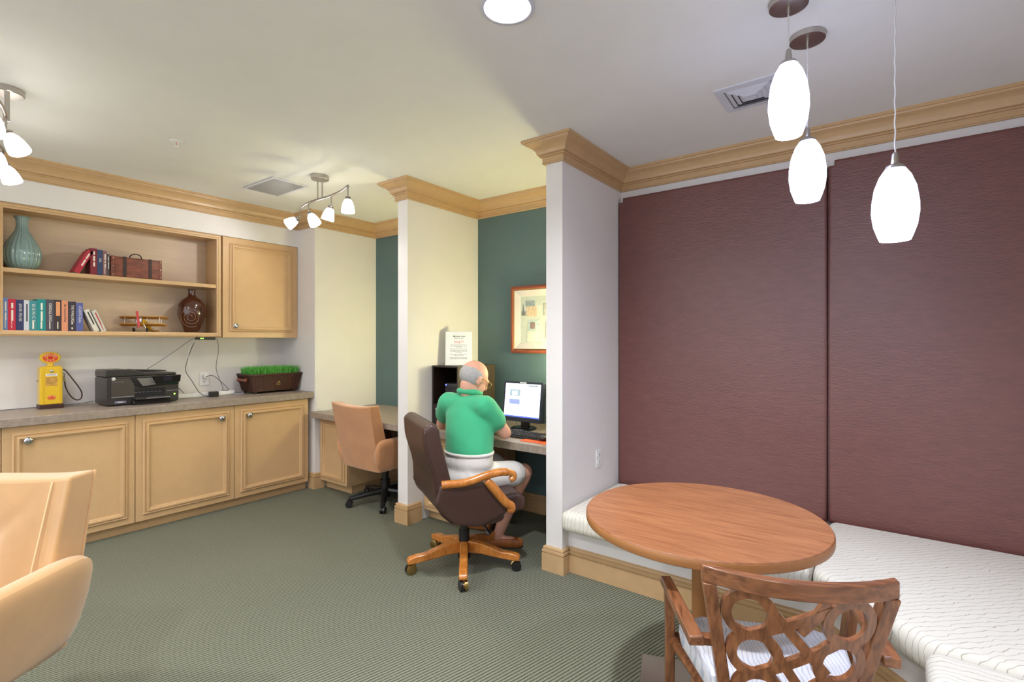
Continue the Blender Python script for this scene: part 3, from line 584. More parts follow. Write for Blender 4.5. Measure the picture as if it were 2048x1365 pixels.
# ---------------------------------------------------------------- computer desk
def rounded(x0, x1, z0, z1, r, n=4): return arc((x1 - r, z1 - r), r, 0, 90, n) + arc((x0 + r, z1 - r), r, 90, 180, n) + arc((x0 + r, z0 + r), r, 180, 270, n) + arc((x1 - r, z0 + r), r, 270, 360, n)
def emis(name, rgb, e=1.0): return mat(name, rgb, .3, var=.0, emit=e)
t = thing('computer_monitor', 'black flat-panel monitor showing a bright web page', 'monitor', (-2.235, 3.13, ZD))
Mt = Matrix.Translation((0, 0, .205)) @ Matrix.Rotation(math.radians(-7), 4, 'X')
def scr(x0, x1, z0, z1, y, nm, m, par): return build(G().box(x0, x1, y - .0008, y, z0, z1, Mt), nm, m, par)
ho = build(G().prism(rounded(-.18, .18, -.150, .150, .008), -.02, .028, 'y', Mt), 'housing', mat('monitor_housing', (34, 38, 54), .35), t, bevel=.002)
sc_ = scr(-.162, .162, -.118, .134, -.0205, 'screen', emis('screen_white', (222, 230, 246), 1.15), t)
scr(-.162, .162, -.118, -.108, -.0215, 'taskbar', emis('screen_taskbar', (78, 96, 190), .9), sc_); scr(-.162, .162, .110, .111, -.0215, 'toolbar_line', emis('screen_line', (170, 180, 196), .8), sc_)
scr(-.118, -.02, .040, .090, -.0215, 'page_photo', emis('screen_photo', (140, 158, 168), .8), sc_); scr(-.096, -.045, .046, .078, -.0222, 'page_photo_detail', emis('screen_pale', (196, 214, 224), .9), sc_)
scr(-.118, -.02, -.022, .016, -.0215, 'page_banner', emis('screen_banner', (126, 138, 196), .9), sc_)
for i in range(5): scr(.052 + .017 * i, .063 + .017 * i, .116, .126, -.0215, 'page_icon', emis('screen_icon', (70, 74, 84), .6), sc_)
for i in range(5): scr(.012, .05 + .02 * (i % 2), .066 - .02 * i, .069 - .02 * i, -.0215, 'page_line', emis('screen_line', (170, 180, 196), .8), sc_)
build(G().box(-.03, .03, -.0222, -.0204, .137, .147, Mt), 'label_sticker', m_white, ho)
build(G().box(-.035, .035, .012, .04, .012, .13), 'stand_neck', m_blackg, t, bevel=.004)
build(G().lathe([(.10, 0), (.10, .008), (.09, .013)], 32), 'stand_base', m_blackg, t, 'auto')
t = thing('keyboard', 'black computer keyboard below the monitor', 'keyboard', (-2.10, 2.875, ZD))
build(G().prism([(-.075, 0), (.075, 0), (.075, .024), (-.075, .012)], -.225, .225, 'x'), 'case', m_black, t, bevel=.003)
kg = G().box(-.0065, .0065, -.006, .006, 0, .007); m_key = mat('key_cap', (60, 58, 60), .5); kme = None
for r_ in range(5):
    for c_ in range(20):
        if kme is None: o = build(kg, 'key', m_key, t); kme = o.data
        else: o = bpy.data.objects.new('key', kme); COL.objects.link(o); o.parent = t
        o.location = (-.208 + c_ * .0219, -.052 + r_ * .024, .0138 + (r_ * .024 + .023) * .08)
build(G().prism(rounded(-1.985, -1.755, 2.735, 2.915, .01), ZD, ZD + .004, 'z'), 'mouse_pad', mat('orange_pad', (232, 92, 44), .7), label='orange mouse pad at the right end of the computer desk', cat='mouse pad')
build(G().ell((-1.845, 2.83, ZD + .022), (.031, .055, .018)), 'computer_mouse', m_black, smooth=True, label='small black mouse on the orange pad', cat='mouse')
# computer cabinet and tower
x0, x1, y0, y1, z0, z1 = -2.948, -2.665, 2.87, 3.32, ZD, 1.205
t = thing('computer_cabinet', 'dark open-front computer cabinet standing on the desk behind the person', 'cabinet', ((x0 + x1) / 2, (y0 + y1) / 2, ZD))
for nm, a, m in (('side_panel', (x0, x0 + .014, y0, y1, z0, z1), m_dark), ('side_panel', (x1 - .014, x1, y0, y1, z0, z1), m_olive), ('top_panel', (x0 + .0145, x1 - .0145, y0, y1, z1 - .014, z1), m_dark), ('back_panel', (x0 + .0145, x1 - .0145, y1 - .012, y1, z0, z1 - .0145), m_dark), ('lower_door', (x0 + .0145, x1 - .0145, y0, y0 + .014, z0, z0 + .165), m_dark), ('shelf', (x0 + .0145, x1 - .0145, y0 + .015, y1 - .013, z0 + .150, z0 + .164), m_dark)):
    d = build(G().box(*a), nm, m, t, bevel=.0015, world=True)
    if nm == 'lower_door': build(G().cyl((x0 + .045, y0 - .004, z0 + .125), (x0 + .045, y0 + .001, z0 + .125), .009, 14), 'lock', m_chrome, d, 'auto', world=True)
t = thing('computer_tower', 'black computer tower with a blue light inside the dark cabinet', 'computer', (-2.765, 3.0, z0 + .1645))
build(G().box(-.085, .08, -.085, .28, 0, .165), 'case', mat('tower_grey', (48, 46, 50), .4), t, bevel=.004)
for i in range(4): build(G().box(-.078, .073, -.0885, -.085, .02 + .033 * i, .045 + .033 * i), 'drive_bay', m_black, t, bevel=.001)
build(G().ell((-.070, -.088, .153), (.006, .003, .006)), 'power_light', emis('blue_led', (70, 80, 255), 6), t)
# sign
t = thing('notice_sheet', 'white printed notice with a red heading standing on the computer cabinet', 'notice', (-2.80, 3.02, 1.2055), YAW)
Ms = Matrix.Rotation(math.radians(-5), 4, 'X')
pap = build(G().box(-.106, .106, -.001, .001, 0, .268, Ms), 'sheet', mat('paper', (236, 238, 240), .6), t)
build(G().box(-.108, .108, .0012, .004, 0, .272, Ms).box(-.108, .108, -.002, .06, .0, .003), 'stand', mat('acrylic', (224, 228, 228), .2), t)
Mp = lambda x, z: Ms @ frame((x, -.0014, z), (1, 0, 0), (0, 0, 1))
m_ink = mat('grey_ink', (120, 122, 128), .7); m_red = mat('red_ink', (214, 92, 110), .7)
text('Stop!!!', .030, m_red, pap, Mp(0, .188), ext=.0003); text('~8 6', .011, m_ink, pap, Mp(.012, .233), ext=.0003)
build(G().lathe([(.006, 0), (.006, .0005)], 14, Mp(-.038, .233)), 'emblem', mat('green_ink', (50, 90, 70), .7), pap)
text('~8 3 6', .008, m_ink, pap, Mp(0, .218), ext=.0003)
for i, (s, zz) in enumerate((('~6 2 3 6 2 6 3', .163), ('~2 3 10 8 2 7', .154), ('~2 3 6', .145), ('~6 4 4 4 2 1 4 3', .130), ('~3 3 4 3 4 8 5', .121), ('~3 9 5 4 2 4 4', .112), ('~3 2 7', .103), ('~6 6 3 8 4 3', .088), ('~7 2 3 7', .079), ('~5 3 3 7 4 4 5', .061), ('~3 3 7 2 4 11', .052))):
    text(s, .0072, m_ink, pap, Mp(0, zz), ext=.0003, width=.136 if s.count(' ') > 4 else None)
# picture
t = thing('framed_picture', 'framed collage print with pale mat on the green wall', 'picture', (-2.27, YB - .001, 1.30))
xa, xb, zz0, zz1 = -.30, .30, 0, .555
def rectframe(prof):
    g = G()
    for q in sweep([(xa, zz0), (xa, zz1), (xb, zz1), (xb, zz0)], prof, closed=True): g.add([(v.x, -v.z, v.y) for v in q.v], q.f)
    return g
build(rectframe([(0, 0), (0, .026), (.006, .030), (.022, .030), (.028, .024), (.028, 0)]), 'frame', mat('picture_frame_wood', (150, 78, 54), .35, var=.1), t, smooth='auto')
build(rectframe([(.028, .0), (.028, .024), (.032, .025), (.035, .022), (.035, 0)]), 'gilt_fillet', m_brass, t, smooth='auto')
build(rectframe([(.035, .0), (.035, .020), (.085, .008), (.085, 0)]), 'liner', mat('picture_liner', (222, 212, 206), .6), t, smooth='auto')
ar = build(G().box(xa + .085, xb - .085, -.004, 0, zz0 + .085, zz1 - .085), 'print', mat('print_paper', (206, 212, 200), .6, var=.06, vscale=30), t)
for pi_, (nm, (a, b, c, d), rgb) in enumerate((('print_patch', (-.15, -.05, .30, .385), (222, 196, 166)), ('print_patch', (-.16, -.07, .385, .43), (150, 164, 168)), ('print_patch', (-.135, -.03, .185, .27), (196, 214, 208)), ('print_patch', (-.145, -.045, .10, .18), (232, 228, 206)), ('print_patch', (-.20, -.16, .31, .345), (128, 128, 128)), ('print_patch', (-.115, -.065, .20, .255), (150, 128, 126)), ('print_patch', (.02, .16, .30, .40), (190, 190, 176)), ('print_patch', (.04, .18, .12, .24), (204, 190, 160)))):
    build(G().box(a, b, -.0052 - .0004 * pi_, -.0038, c, d), nm, mat('print_%d_%d_%d' % rgb, rgb, .6, var=.25, vscale=70), ar)
build(G().prism([(-.192, .345), (-.178, .345), (-.184, .41), (-.186, .41)], -.0055, -.004, 'y'), 'print_tower', mat('print_grey', (110, 112, 118), .6), ar)
# desk lamps tucked behind the partitions light each alcove
def desk_lamp(x, y, lb, p):
    t = thing('desk_lamp', lb, 'lamp', (x, y, ZD))
    build(G().lathe([(.07, 0), (.07, .012), (.02, .02), (.008, .03), (.008, .40)], 24), 'base', m_nickel, t, 'auto')
    build(G().lathe([(.055, .36), (.095, .40), (.105, .46), (.103, .462), (.05, .38)], 28), 'bowl_shade', mat('lit_lamp_shade', (255, 238, 170), .5, emit=3), t, 'auto')
    point('desk_lamp_light', (x, y, ZD + .53), p, ALC, .06)
desk_lamp(-1.86, 3.28, 'uplight desk lamp on the computer desk beside the booth partition', 17)
desk_lamp(-3.22, 3.28, 'uplight desk lamp on the left alcove desk beside the partition', 12)

# ---------------------------------------------------------------- things on the shelves
Z1, Z2 = 1.888, 1.466
m_cel = mat('celadon_glaze', (128, 154, 152), .16, var=.14, vscale=9, coat=.6)
vp = [(.050, 0), (.066, .008), (.088, .045), (.097, .090), (.094, .135), (.078, .185), (.052, .235), (.034, .275), (.029, .310), (.031, .345), (.042, .366), (.040, .368), (.024, .345)]
build(G().lathe(vp, 176, Matrix.Translation((-4.80, .778, Z1)), 22, .062), 'ribbed_vase', m_cel, smooth=True, label='celadon ribbed bottle vase on the upper shelf', cat='vase')
m_choc = mat('chocolate_glaze', (70, 32, 20), .14, var=.2, vscale=8, coat=.7)
t = thing('swirl_vase', 'glossy chocolate-brown vase with incised spiral on the lower shelf', 'vase', (-4.795, 1.835, Z2))
v2 = [(.050, 0), (.060, .03), (.082, .09), (.102, .15), (.108, .195), (.100, .245), (.074, .283), (.040, .306), (.028, .32), (.026, .36), (.032, .372), (.030, .373), (.018, .35)]
build(G().lathe(v2, 48), 'body', m_choc, t, True)
def v2r(z):
    for (a, b), (c, d) in zip(v2, v2[1:]):
        if b <= z <= d: return a + (c - a) * (z - b) / (d - b)
    return .05
sp = []
for i in range(90):
    th = i * .2; rr = .010 + .0042 * th; a_ = rr * math.cos(th); z = .135 + rr * math.sin(th); R_ = v2r(min(max(z, .01), .30)); ph = a_ / max(R_, .05) - .45
    sp.append(((R_ + .0005) * math.cos(ph), (R_ + .0005) * math.sin(ph), z))
build(G().tube(sp, .0016, 5), 'spiral_line', mat('spiral_slip', (176, 128, 92), .4), t, True)
m_page = mat('page_block', (226, 218, 198), .8); m_let = mat('cream_lettering', (236, 230, 216), .5); m_letd = mat('dark_lettering', (60, 56, 62), .5); m_lab = mat('orange_label', (226, 156, 108), .5)
def book(y, w, h, d, z, rgb, lb, grp, title='', sub='', tilt=0, lm=None, lab=False, x=-4.715, tsz=None):
    """spine faces the room; origin at the bottom of the spine, tilt leans it about the shelf edge"""
    t = thing('book', lb, 'book', (x, y, z), 0, grp); m = mat('book_%d_%d_%d' % rgb, rgb, .5)
    M = Matrix.Rotation(tilt, 4, 'X'); hw_ = w / 2
    if tilt > 0: M = M @ Matrix.Translation((0, 0, 0)); off = 0
    b = -hw_ if tilt < 0 else -hw_
    lift = Matrix.Translation((0, 0, abs(math.sin(tilt)) * hw_))
    M = lift @ M
    build(G().box(-d, 0, -hw_, -hw_ + .003, 0, h, M).box(-d, 0, hw_ - .003, hw_, 0, h, M).box(-.003, 0, -hw_ + .003, hw_ - .003, 0, h, M), 'cover', m, t)
    build(G().box(-d + .004, -.0032, -hw_ + .0032, hw_ - .0032, .003, h - .003, M), 'pages', m_page, t)
    TF = lambda yy, zz: M @ frame((.0004, yy, zz), (0, 0, -1), (0, 1, 0))
    if lab: build(G().box(0, .0007, -hw_ + .011, hw_ - .008, h * .50, h * .94, M), 'spine_label', m_lab, t)
    if title: text(title, tsz or min(w * .62, .022), lm or m_let, t, TF(.002, h * .60), ext=.0004, width=h * .56 if len(title) > 5 or title[0] == '~' else None)
    if sub: text(sub, min(w * .34, .012), lm or m_let, t, TF(0, h * .20), ext=.0004, width=min(h * .25, .05))
    return t
low = [(.024, .222, (112, 142, 196), 'pale blue hardback at the left end of the lower row', '~6 5', '~3', None, False), (.038, .216, (196, 34, 66), 'crimson hardback with white title, second in the lower row', '~3 6', 'o', None, False),
       (.038, .212, (44, 52, 98), 'navy hardback with bold white lettering, third in the lower row', 'LEON URIS - MITLA PASS', '', None, False), (.026, .211, (206, 208, 214), 'slim white hardback between the navy and teal books', '~8', '', m_letd, False),
       (.038, .211, (66, 138, 146), 'plain teal hardback lettered in white capitals', 'D E N C E', 'I', None, False), (.044, .224, (28, 140, 138), 'bright green-teal hardback with pale script title', '~5 7', '1', None, False),
       (.042, .224, (78, 74, 86), 'charcoal grey hardback with pale lettering', 'KENDALL KING', '~4', None, False), (.040, .224, (60, 46, 48), 'dark brown hardback with orange spine label', '', '~5', None, True),
       (.034, .221, (222, 148, 112), 'peach-coloured hardback with brown lettering', 'la tumulte', '', m_letd, False), (.044, .217, (56, 48, 62), 'dark plum hardback titled THE WARLORD', 'THE WARLORD', 'II', None, False), (.038, .212, (88, 98, 162), 'periwinkle blue hardback at the right end of the upright row', 'ATLANTIC Defoe', '', None, False)]
y = .670; tot = sum(b[0] for b in low); k = (1.088 - .670) / tot
for w, h_, rgb, lb, ti, su, lm, la in low:
    w *= k; book(y + w / 2, w - .0008, h_, .15, Z2, rgb, lb, 'books on the lower shelf', ti, su, 0, lm, la); y += w
book(1.170, .030, .172, .11, Z2, (222, 216, 204), 'white paperback leaning against the periwinkle book', 'books on the lower shelf', '~6', '', math.radians(22), m_letd)
book(1.212, .030, .168, .11, Z2, (206, 206, 196), 'illustrated pale paperback leaning outermost beside the toy biplane', 'books on the lower shelf', '~6', '~3', math.radians(22), mat('red_lettering', (190, 70, 70), .5))
up = [(1.150, .040, .196, (128, 30, 46), 'maroon hardback standing upright on the upper shelf', '~3 5 4', ''), (1.186, .032, .190, (50, 66, 104), 'navy blue hardback with white band on the upper shelf', 'Old', ''), (1.2155, .025, .186, (132, 92, 96), 'mauve hardback with cream title on the upper shelf', '~6 2 4', '~4'), (1.237, .016, .166, (78, 72, 76), 'slim dark grey book against the toy suitcase', '~5 8', '')]
for yy, w, h_, rgb, lb, ti, su in up: book(yy, w - .001, h_, .14, Z1, rgb, lb, 'books on the upper shelf', ti, su)
book(1.052, .034, .186, .14, Z1, (176, 36, 60), 'crimson hardback leaning diagonally on the upper shelf', 'books on the upper shelf', '~6 7', '', math.radians(-26))
# suitcase
t = thing('toy_suitcase', 'small red-brown wooden suitcase with straps on the upper shelf', 'suitcase', (-4.77, 1.418, Z1))
build(G().box(-.065, .065, -.168, .168, 0, .155), 'body', m_redw, t, bevel=.008, segs=3)
m_strap = mat('dark_strap', (52, 36, 34), .5); m_stud = mat('stud', (200, 190, 180), .3, 1)
for yy in (-.082, .085): build(G().box(-.067, .068, yy - .011, yy + .011, .004, .158), 'strap', m_strap, t, bevel=.002); build(G().box(.068, .071, yy - .008, yy + .008, .05, .085), 'buckle', mat('dark_buckle', (70, 60, 58), .4, .6), t)
for yy in (-.155, .155):
    build(G().box(-.066, .0675, yy - .010, yy + .010, .002, .157), 'edge_band', m_redw, t, bevel=.002)
    for zz in (.02, .08, .14): build(G().ell((.0685, yy, zz), (.002, .004, .004)), 'stud', m_stud, t)
build(G().tube(bez([(.02, -.042, .154), (.03, -.03, .180), (.03, .0, .192), (.03, .03, .180), (.02, .042, .154)], 5), .004, 7), 'handle', m_strap, t, True)
# biplane
t = thing('toy_biplane', 'yellow toy biplane with red propeller on the lower shelf', 'toy plane', (-4.79, 1.475, Z2 - .002), math.radians(-40)); t.rotation_euler = (0, math.radians(-13), math.radians(-40)); t.scale = (1.1, 1.1, 1.1)
m_yel = mat('toy_yellow', (214, 170, 40), .4, var=.1); m_yel2 = mat('toy_ochre', (190, 132, 34), .45)
# local: nose towards +x, wings along y
def wing(z, sp, nm): return build(G().prism([(-.034, -sp), (.022, -sp), (.034, -sp + .02), (.034, sp - .02), (.022, sp), (-.034, sp)], z, z + .006, 'z'), nm, m_yel2, t, bevel=.001)
wing(.112, .150, 'upper_wing'); lw = wing(.058, .145, 'lower_wing')
for s in (-1, 1):
    build(G().lathe([(.014, 0), (.014, .0006)], 16, Matrix.Translation((0, s * .095, .0632))), 'roundel', m_let, lw); build(G().lathe([(.008, 0), (.008, .0006)], 14, Matrix.Translation((0, s * .095, .0639))), 'roundel_centre', m_red, lw)
    for xx in (-.018, .020):
        build(G().cyl((xx, s * .110, .063), (xx, s * .110, .112), .0022, 6), 'strut', m_let, t); build(G().cyl((xx, s * .030, .080), (xx, s * .030, .112), .0018, 6), 'strut', m_let, t)
    build(G().tube([(.0, s * .106, .064), (.0, s * .034, .112)], .0008, 4), 'rigging_wire', m_nickel, t)
    w = build(G().lathe([(.010, 0), (.016, .003), (.016, .007), (.010, .010)], 16, frame((.030, s * .042 - .005, .016), (0, 0, 1), (1, 0, 0))), 'wheel', m_black, t, 'auto'); build(G().ell((.030, s * .049, .016), (.006, .003, .006)), 'hub', m_nickel, w)
    build(G().tube([(.040, s * .018, .058), (.030, s * .040, .016), (.006, s * .018, .058)], .0022, 5), 'undercarriage_leg', m_nickel, t)
build(G().tube([(.060, 0, .078), (.03, 0, .078), (-.04, 0, .074), (-.12, 0, .056), (-.155, 0, .050)], [.021, .023, .021, .011, .005], 12), 'fuselage', m_yel, t, True)
build(G().lathe([(.020, 0), (.024, .004), (.024, .014), (.016, .018)], 18, frame((.060, 0, .078), (0, 1, 0), (0, 0, 1))), 'engine', m_nickel, t, 'auto')
build(G().box(.080, .084, -.008, .008, -.062, .062, Matrix.Translation((0, 0, .080)) @ Matrix.Rotation(math.radians(12), 4, 'X')), 'propeller', mat('toy_red', (200, 50, 52), .4), t, bevel=.002)
build(G().box(-.160, -.128, -.050, .050, .050, .053), 'tailplane', m_yel, t, bevel=.001); rd = build(G().prism([(-.160, .053), (-.130, .053), (-.138, .085), (-.158, .085)], -.0015, .0015, 'y'), 'rudder', m_white, t)
build(G().box(-.150, -.143, -.002, .002, .055, .083), 'rudder_stripe', mat('toy_blue', (60, 90, 160), .5), rd)
build(G().cyl((-.12, 0, .052), (-.125, 0, .032), .002, 5), 'tail_skid', m_nickel, t)

# ---------------------------------------------------------------- things on the counter
ZC = .918
t = thing('toy_gas_pump', 'yellow retro gas pump model with oval sign and hose on the counter', 'gas pump', (-4.845, .932, ZC))
m_py = mat('pump_yellow', (226, 186, 30), .3, coat=.3, var=.04); m_pb = mat('pump_base_brown', (62, 34, 28), .4); m_or = mat('pump_red_orange', (222, 76, 34), .4)
build(G().box(-.045, .050, -.066, .066, 0, .030), 'base', m_pb, t, bevel=.003)
pb = arc((.043, .283), .018, 0, 90, 4) + arc((-.043, .283), .018, 90, 180, 4) + [(-.061, .03), (.061, .03)]
b = build(G().prism(pb, -.040, .040, 'x'), 'body', m_py, t, bevel=.003)
for s in (-1, 1): build(G().box(.040, .044, s * .046 - .003, s * .046 + .003, .03, .285), 'rib', m_py, b)
F_ = lambda y, z: frame((.0412, y, z), (0, 1, 0), (0, 0, 1))
build(G().box(.040, .0412, -.030, .032, .232, .248), 'name_plate', m_white, b); text('DINO', .016, m_letd, b, F_(.001, .240), width=.048)
build(G().box(.038, .0411, -.032, .032, .162, .224), 'window', mat('pump_window', (196, 150, 70), .2, var=.3, vscale=40), b); build(G().lathe([(.010, 0), (.011, .004), (.006, .007)], 16, F_(0, .268)), 'dial', m_chrome, b, True)
for dz, sc2, par, xx in ((.078, 1.0, b, .0412), (.362, 1.9, None, .0155)):
    if par is None:
        build(G().cyl((0, 0, .30), (0, 0, .322), .018, 14), 'neck', m_py, t, 'auto')
        sg = build(G().lathe([(.050, -.013), (.055, -.008), (.055, .008), (.050, .013)], 36, Matrix.Translation((0, 0, dz)) @ frame((0, 0, 0), (0, 1, 0), (0, 0, 1)) @ Matrix.Diagonal((1.05, .76, 1, 1))), 'sign', m_py, t, 'auto'); par = sg; xx = .0128
    FF = frame((xx, 0, dz), (0, 1, 0), (0, 0, 1)) @ Matrix.Diagonal((1, .76, 1, 1))
    build(G().lathe([(.022 * sc2, 0), (.022 * sc2, .0008)], 32, FF), 'emblem_ring', m_or, par); build(G().lathe([(.0112 * sc2, .0008), (.0112 * sc2, .0014)], 24, FF), 'emblem_gap', m_py, par); build(G().lathe([(.0088 * sc2, .0014), (.0088 * sc2, .0022)], 24, FF), 'emblem_centre', mat('pump_red', (206, 40, 40), .3), par)
    for w_, a0, a1, fl_ in (('AMERICAN', 158, 22, 1), ('GAS', 236, 304, -1)):
        for i, ch in enumerate(w_):
            a = math.radians(a0 + (a1 - a0) * i / (len(w_) - 1)); rr = .0165 * sc2; rot = a - math.pi / 2 if fl_ > 0 else a + math.pi / 2
            text(ch, .0085 * sc2, m_let, par, FF @ Matrix.Translation((rr * math.cos(a), rr * math.sin(a), .0014)) @ Matrix.Rotation(rot, 4, 'Z'), ext=.0003)
hs = bez([(.0, .062, .272), (.004, .082, .268), (.02, .125, .195), (.03, .168, .110), (.03, .168, .058), (.025, .140, .048), (.015, .110, .080), (.005, .086, .140), (.0, .080, .190)], 6)
build(G().tube(hs, .0042, 8), 'hose', mat('pump_hose', (52, 26, 22), .35), t, True); build(G().cyl((0, .080, .185), (0, .074, .245), .006, 8).box(-.004, .004, .060, .078, .225, .240), 'nozzle', m_chrome, t)
build(G().cyl((0, -.061, .20), (0, -.072, .20), .007, 10), 'crank', m_chrome, t, 'auto')
# printer: local x to the right (world +Y), local y into the counter depth (world -X)
t = thing('printer', 'black all-in-one inkjet printer on the counter', 'printer', (-4.585, 1.425, ZC), math.radians(90))
m_pr = mat('printer_charcoal', (46, 42, 40), .32, var=.06); m_pr2 = mat('printer_gloss', (20, 18, 18), .15, coat=.5); m_pr3 = mat('printer_silver_line', (120, 118, 126), .3)
build(G().prism(rounded(-.235, .235, .006, .215, .016), 0, .27, 'y'), 'body', m_pr, t, bevel=.006, segs=3)
build(G().prism([(-.235, .2155), (.225, .2155), (.225, .232), (.02, .240), (-.06, .262), (-.10, .268), (-.225, .268), (-.235, .258)], .02, .268, 'y'), 'document_feeder', m_pr, t, bevel=.005, segs=3)
build(G().prism([(-.04, .244), (.16, .243), (.175, .247), (.16, .251), (-.04, .264)], .06, .24, 'y'), 'feeder_tray', m_pr2, t, bevel=.002)
build(G().prism(rounded(-.205, -.062, .058, .200, .008), -.003, 0, 'y'), 'left_panel', mat('printer_grey_panel', (66, 60, 54), .35), t, bevel=.001)
build(G().box(-.205, -.065, -.0045, -.003, .062, .069), 'trim_line', m_pr3, t); build(G().box(.150, .228, -.002, 0, .088, .094), 'trim_line', m_pr3, t)
build(G().prism([(-.09, .206), (.22, .210), (.232, .17), (.232, .140), (-.02, .128), (-.055, .145)], -.010, -.0005, 'y'), 'scoop_surround', m_pr2, t, bevel=.002)
build(G().prism([(-.052, .200), (.05, .200), (.075, .146), (-.012, .138)], -.0125, -.0105, 'y'), 'scoop', mat('printer_scoop', (112, 108, 104), .3), t)
cpn = build(G().prism([(-.055, .212), (-.04, .160), (-.034, .158), (-.048, .217)], .055, .232, 'x'), 'control_panel', m_pr2, t, bevel=.002)
build(G().prism([(-.0535, .203), (-.0445, .172), (-.0455, .171), (-.0545, .202)], .11, .17, 'x'), 'display', mat('display_dark', (40, 38, 52), .2), cpn)
build(G().box(-.070, .140, -.002, .06, .060, .118), 'paper_slot', m_hole, t)
for i in range(7): build(G().box(-.062 + .026 * i, -.046 + .026 * i, -.0034, -.002, .090, .093), 'slot_rib', m_pr3, t)
build(G().box(-.075, .150, -.075, 0, .040, .060), 'output_tray', m_pr, t, bevel=.004); build(G().box(-.085, .16, -.06, 0, .0, .036), 'paper_drawer', m_pr2, t, bevel=.004); build(G().box(-.01, .15, -.077, -.075, .046, .052), 'trim_line', m_pr3, t)
build(G().lathe([(.006, 0), (.006, .002)], 16, frame((.205, -.0005, .062), (1, 0, 0), (0, 0, 1))), 'status_light', emis('green_led', (120, 230, 60), 5), t)
build(G().lathe([(.0115, 0), (.0115, .0012)], 22, frame((-.192, -.003, .212), (1, 0, 0), (0, 0, 1)) @ Matrix.Translation((0, -.010, 0))), 'badge', m_white, t)
text('hp', .015, m_pr2, t, frame((-.192, -.0046, .2025), (1, 0, 0), (0, 0, 1)), ext=.0003); text('~9 3 4', .009, m_pr3, t, frame((-.165, -.0036, .178), (1, 0, 0), (0, 0, 1)), ext=.0003, width=.07)
build(G().box(-.185, -.115, -.0012, 0, .020, .036), 'feature_sticker', mat('sticker_grey', (120, 118, 142), .4), t); text('~6', .011, m_white, t, frame((-.15, -.0018, .028), (1, 0, 0), (0, 0, 1)), ext=.0003)
# grass basket
t = thing('grass_basket', 'dark wicker basket of artificial green grass at the right end of the counter', 'basket', (-4.725, 2.482, ZC))
m_wick = mat('dark_wicker', (74, 42, 28), .5, var=.35, vscale=60, bump=.9, bscale=110); m_gr = mat('plastic_grass', (96, 178, 74), .5, var=.4, vscale=45)
def rim(z): k = (z - .02) / .155; return .108 + .026 * k, .205 + .035 * k
g = G(); a0, b0 = rim(.02); a1, b1 = rim(.165)
build(g.add([(-a0, -b0, .022), (a0, -b0, .022), (a0, b0, .022), (-a0, b0, .022), (-a1, -b1, .165), (a1, -b1, .165), (a1, b1, .165), (-a1, b1, .165)], [(3, 2, 1, 0), (4, 5, 6, 7), (0, 1, 5, 4), (1, 2, 6, 5), (2, 3, 7, 6), (3, 0, 4, 7)]), 'body', m_wick, t)
for i in range(17):
    z = .024 + i * .0088; a, b_ = rim(z); a += .002; b_ += .002
    build(G().tube([(-a, -b_, z), (a, -b_, z), (a, b_, z), (-a, b_, z)], .0048, 6, True), 'woven_row', m_wick, t, True)
for i in range(33):
    u = -1 + 2 * i / 32; build(G().tube([(a0 + .004, u * b0, .022), (a1 + .005, u * b1, .168)], .0034, 5), 'upright_cane', m_wick, t)
for i in range(13):
    u = -1 + 2 * i / 12; build(G().tube([(u * a0, -b0 - .004, .022), (u * a1, -b1 - .005, .168)], .0034, 5), 'upright_cane', m_wick, t)
build(G().tube([(-a1 - .004, -b1 - .004, .172), (a1 + .004, -b1 - .004, .172), (a1 + .004, b1 + .004, .172), (-a1 - .004, b1 + .004, .172)], .009, 8, True), 'braided_rim', m_wick, t, True)
for s in (-1, 1):
    build(G().lathe([(.012, -.075), (.018, -.07), (.018, -.055), (.011, -.045), (.012, 0), (.011, .045), (.018, .055), (.018, .07), (.012, .075)], 14, frame((0, s * (b1 + .020), .125), (0, 0, 1), (0, s, 0)) @ Matrix.Identity(4)), 'turned_handle', m_redw, t, True)
    for sx in (-1, 1): build(G().ell((sx * .09, s * .185, .013), (.017, .019, .013)), 'bun_foot', m_pb, t, True)
gb = G(); hx = a1 + .011
for k in range(3): gb.tube([(hx, -.020 + .02 * k, .075), (hx + .002, -.008 + .012 * k, .098), (hx, .016 - .006 * k, .108)], .003, 5)
gb.ell((hx, .004, .078), (.003, .014, .005)); build(gb, 'clasp_ornament', m_brass, t)
gg = G(); rnd = random.Random(3)
for i in range(3400):
    x = rnd.uniform(-.115, .115); y_ = rnd.uniform(-.215, .215); hgt = rnd.uniform(.052, .092); dx, dy = rnd.uniform(-.02, .02) + x * .1, rnd.uniform(-.02, .02) + y_ * .07; a = rnd.uniform(0, 3.14); w = .0016; cx_, cy_ = math.cos(a) * w, math.sin(a) * w
    gg.add([(x - cx_, y_ - cy_, .160), (x + cx_, y_ + cy_, .160), (x + dx * .4 + cx_, y_ + dy * .4 + cy_, .166 + hgt * .6), (x + dx * .4 - cx_, y_ + dy * .4 - cy_, .166 + hgt * .6), (x + dx, y_ + dy, .166 + hgt)], [(0, 1, 2, 3), (3, 2, 4)])
o = bpy.data.objects.new('grass', bpy.data.meshes.new('grass')); o.data.from_pydata([tuple(v) for v in gg.v], [], gg.f); o.data.materials.append(m_gr); COL.objects.link(o); o.parent = t; o['kind'] = 'stuff'
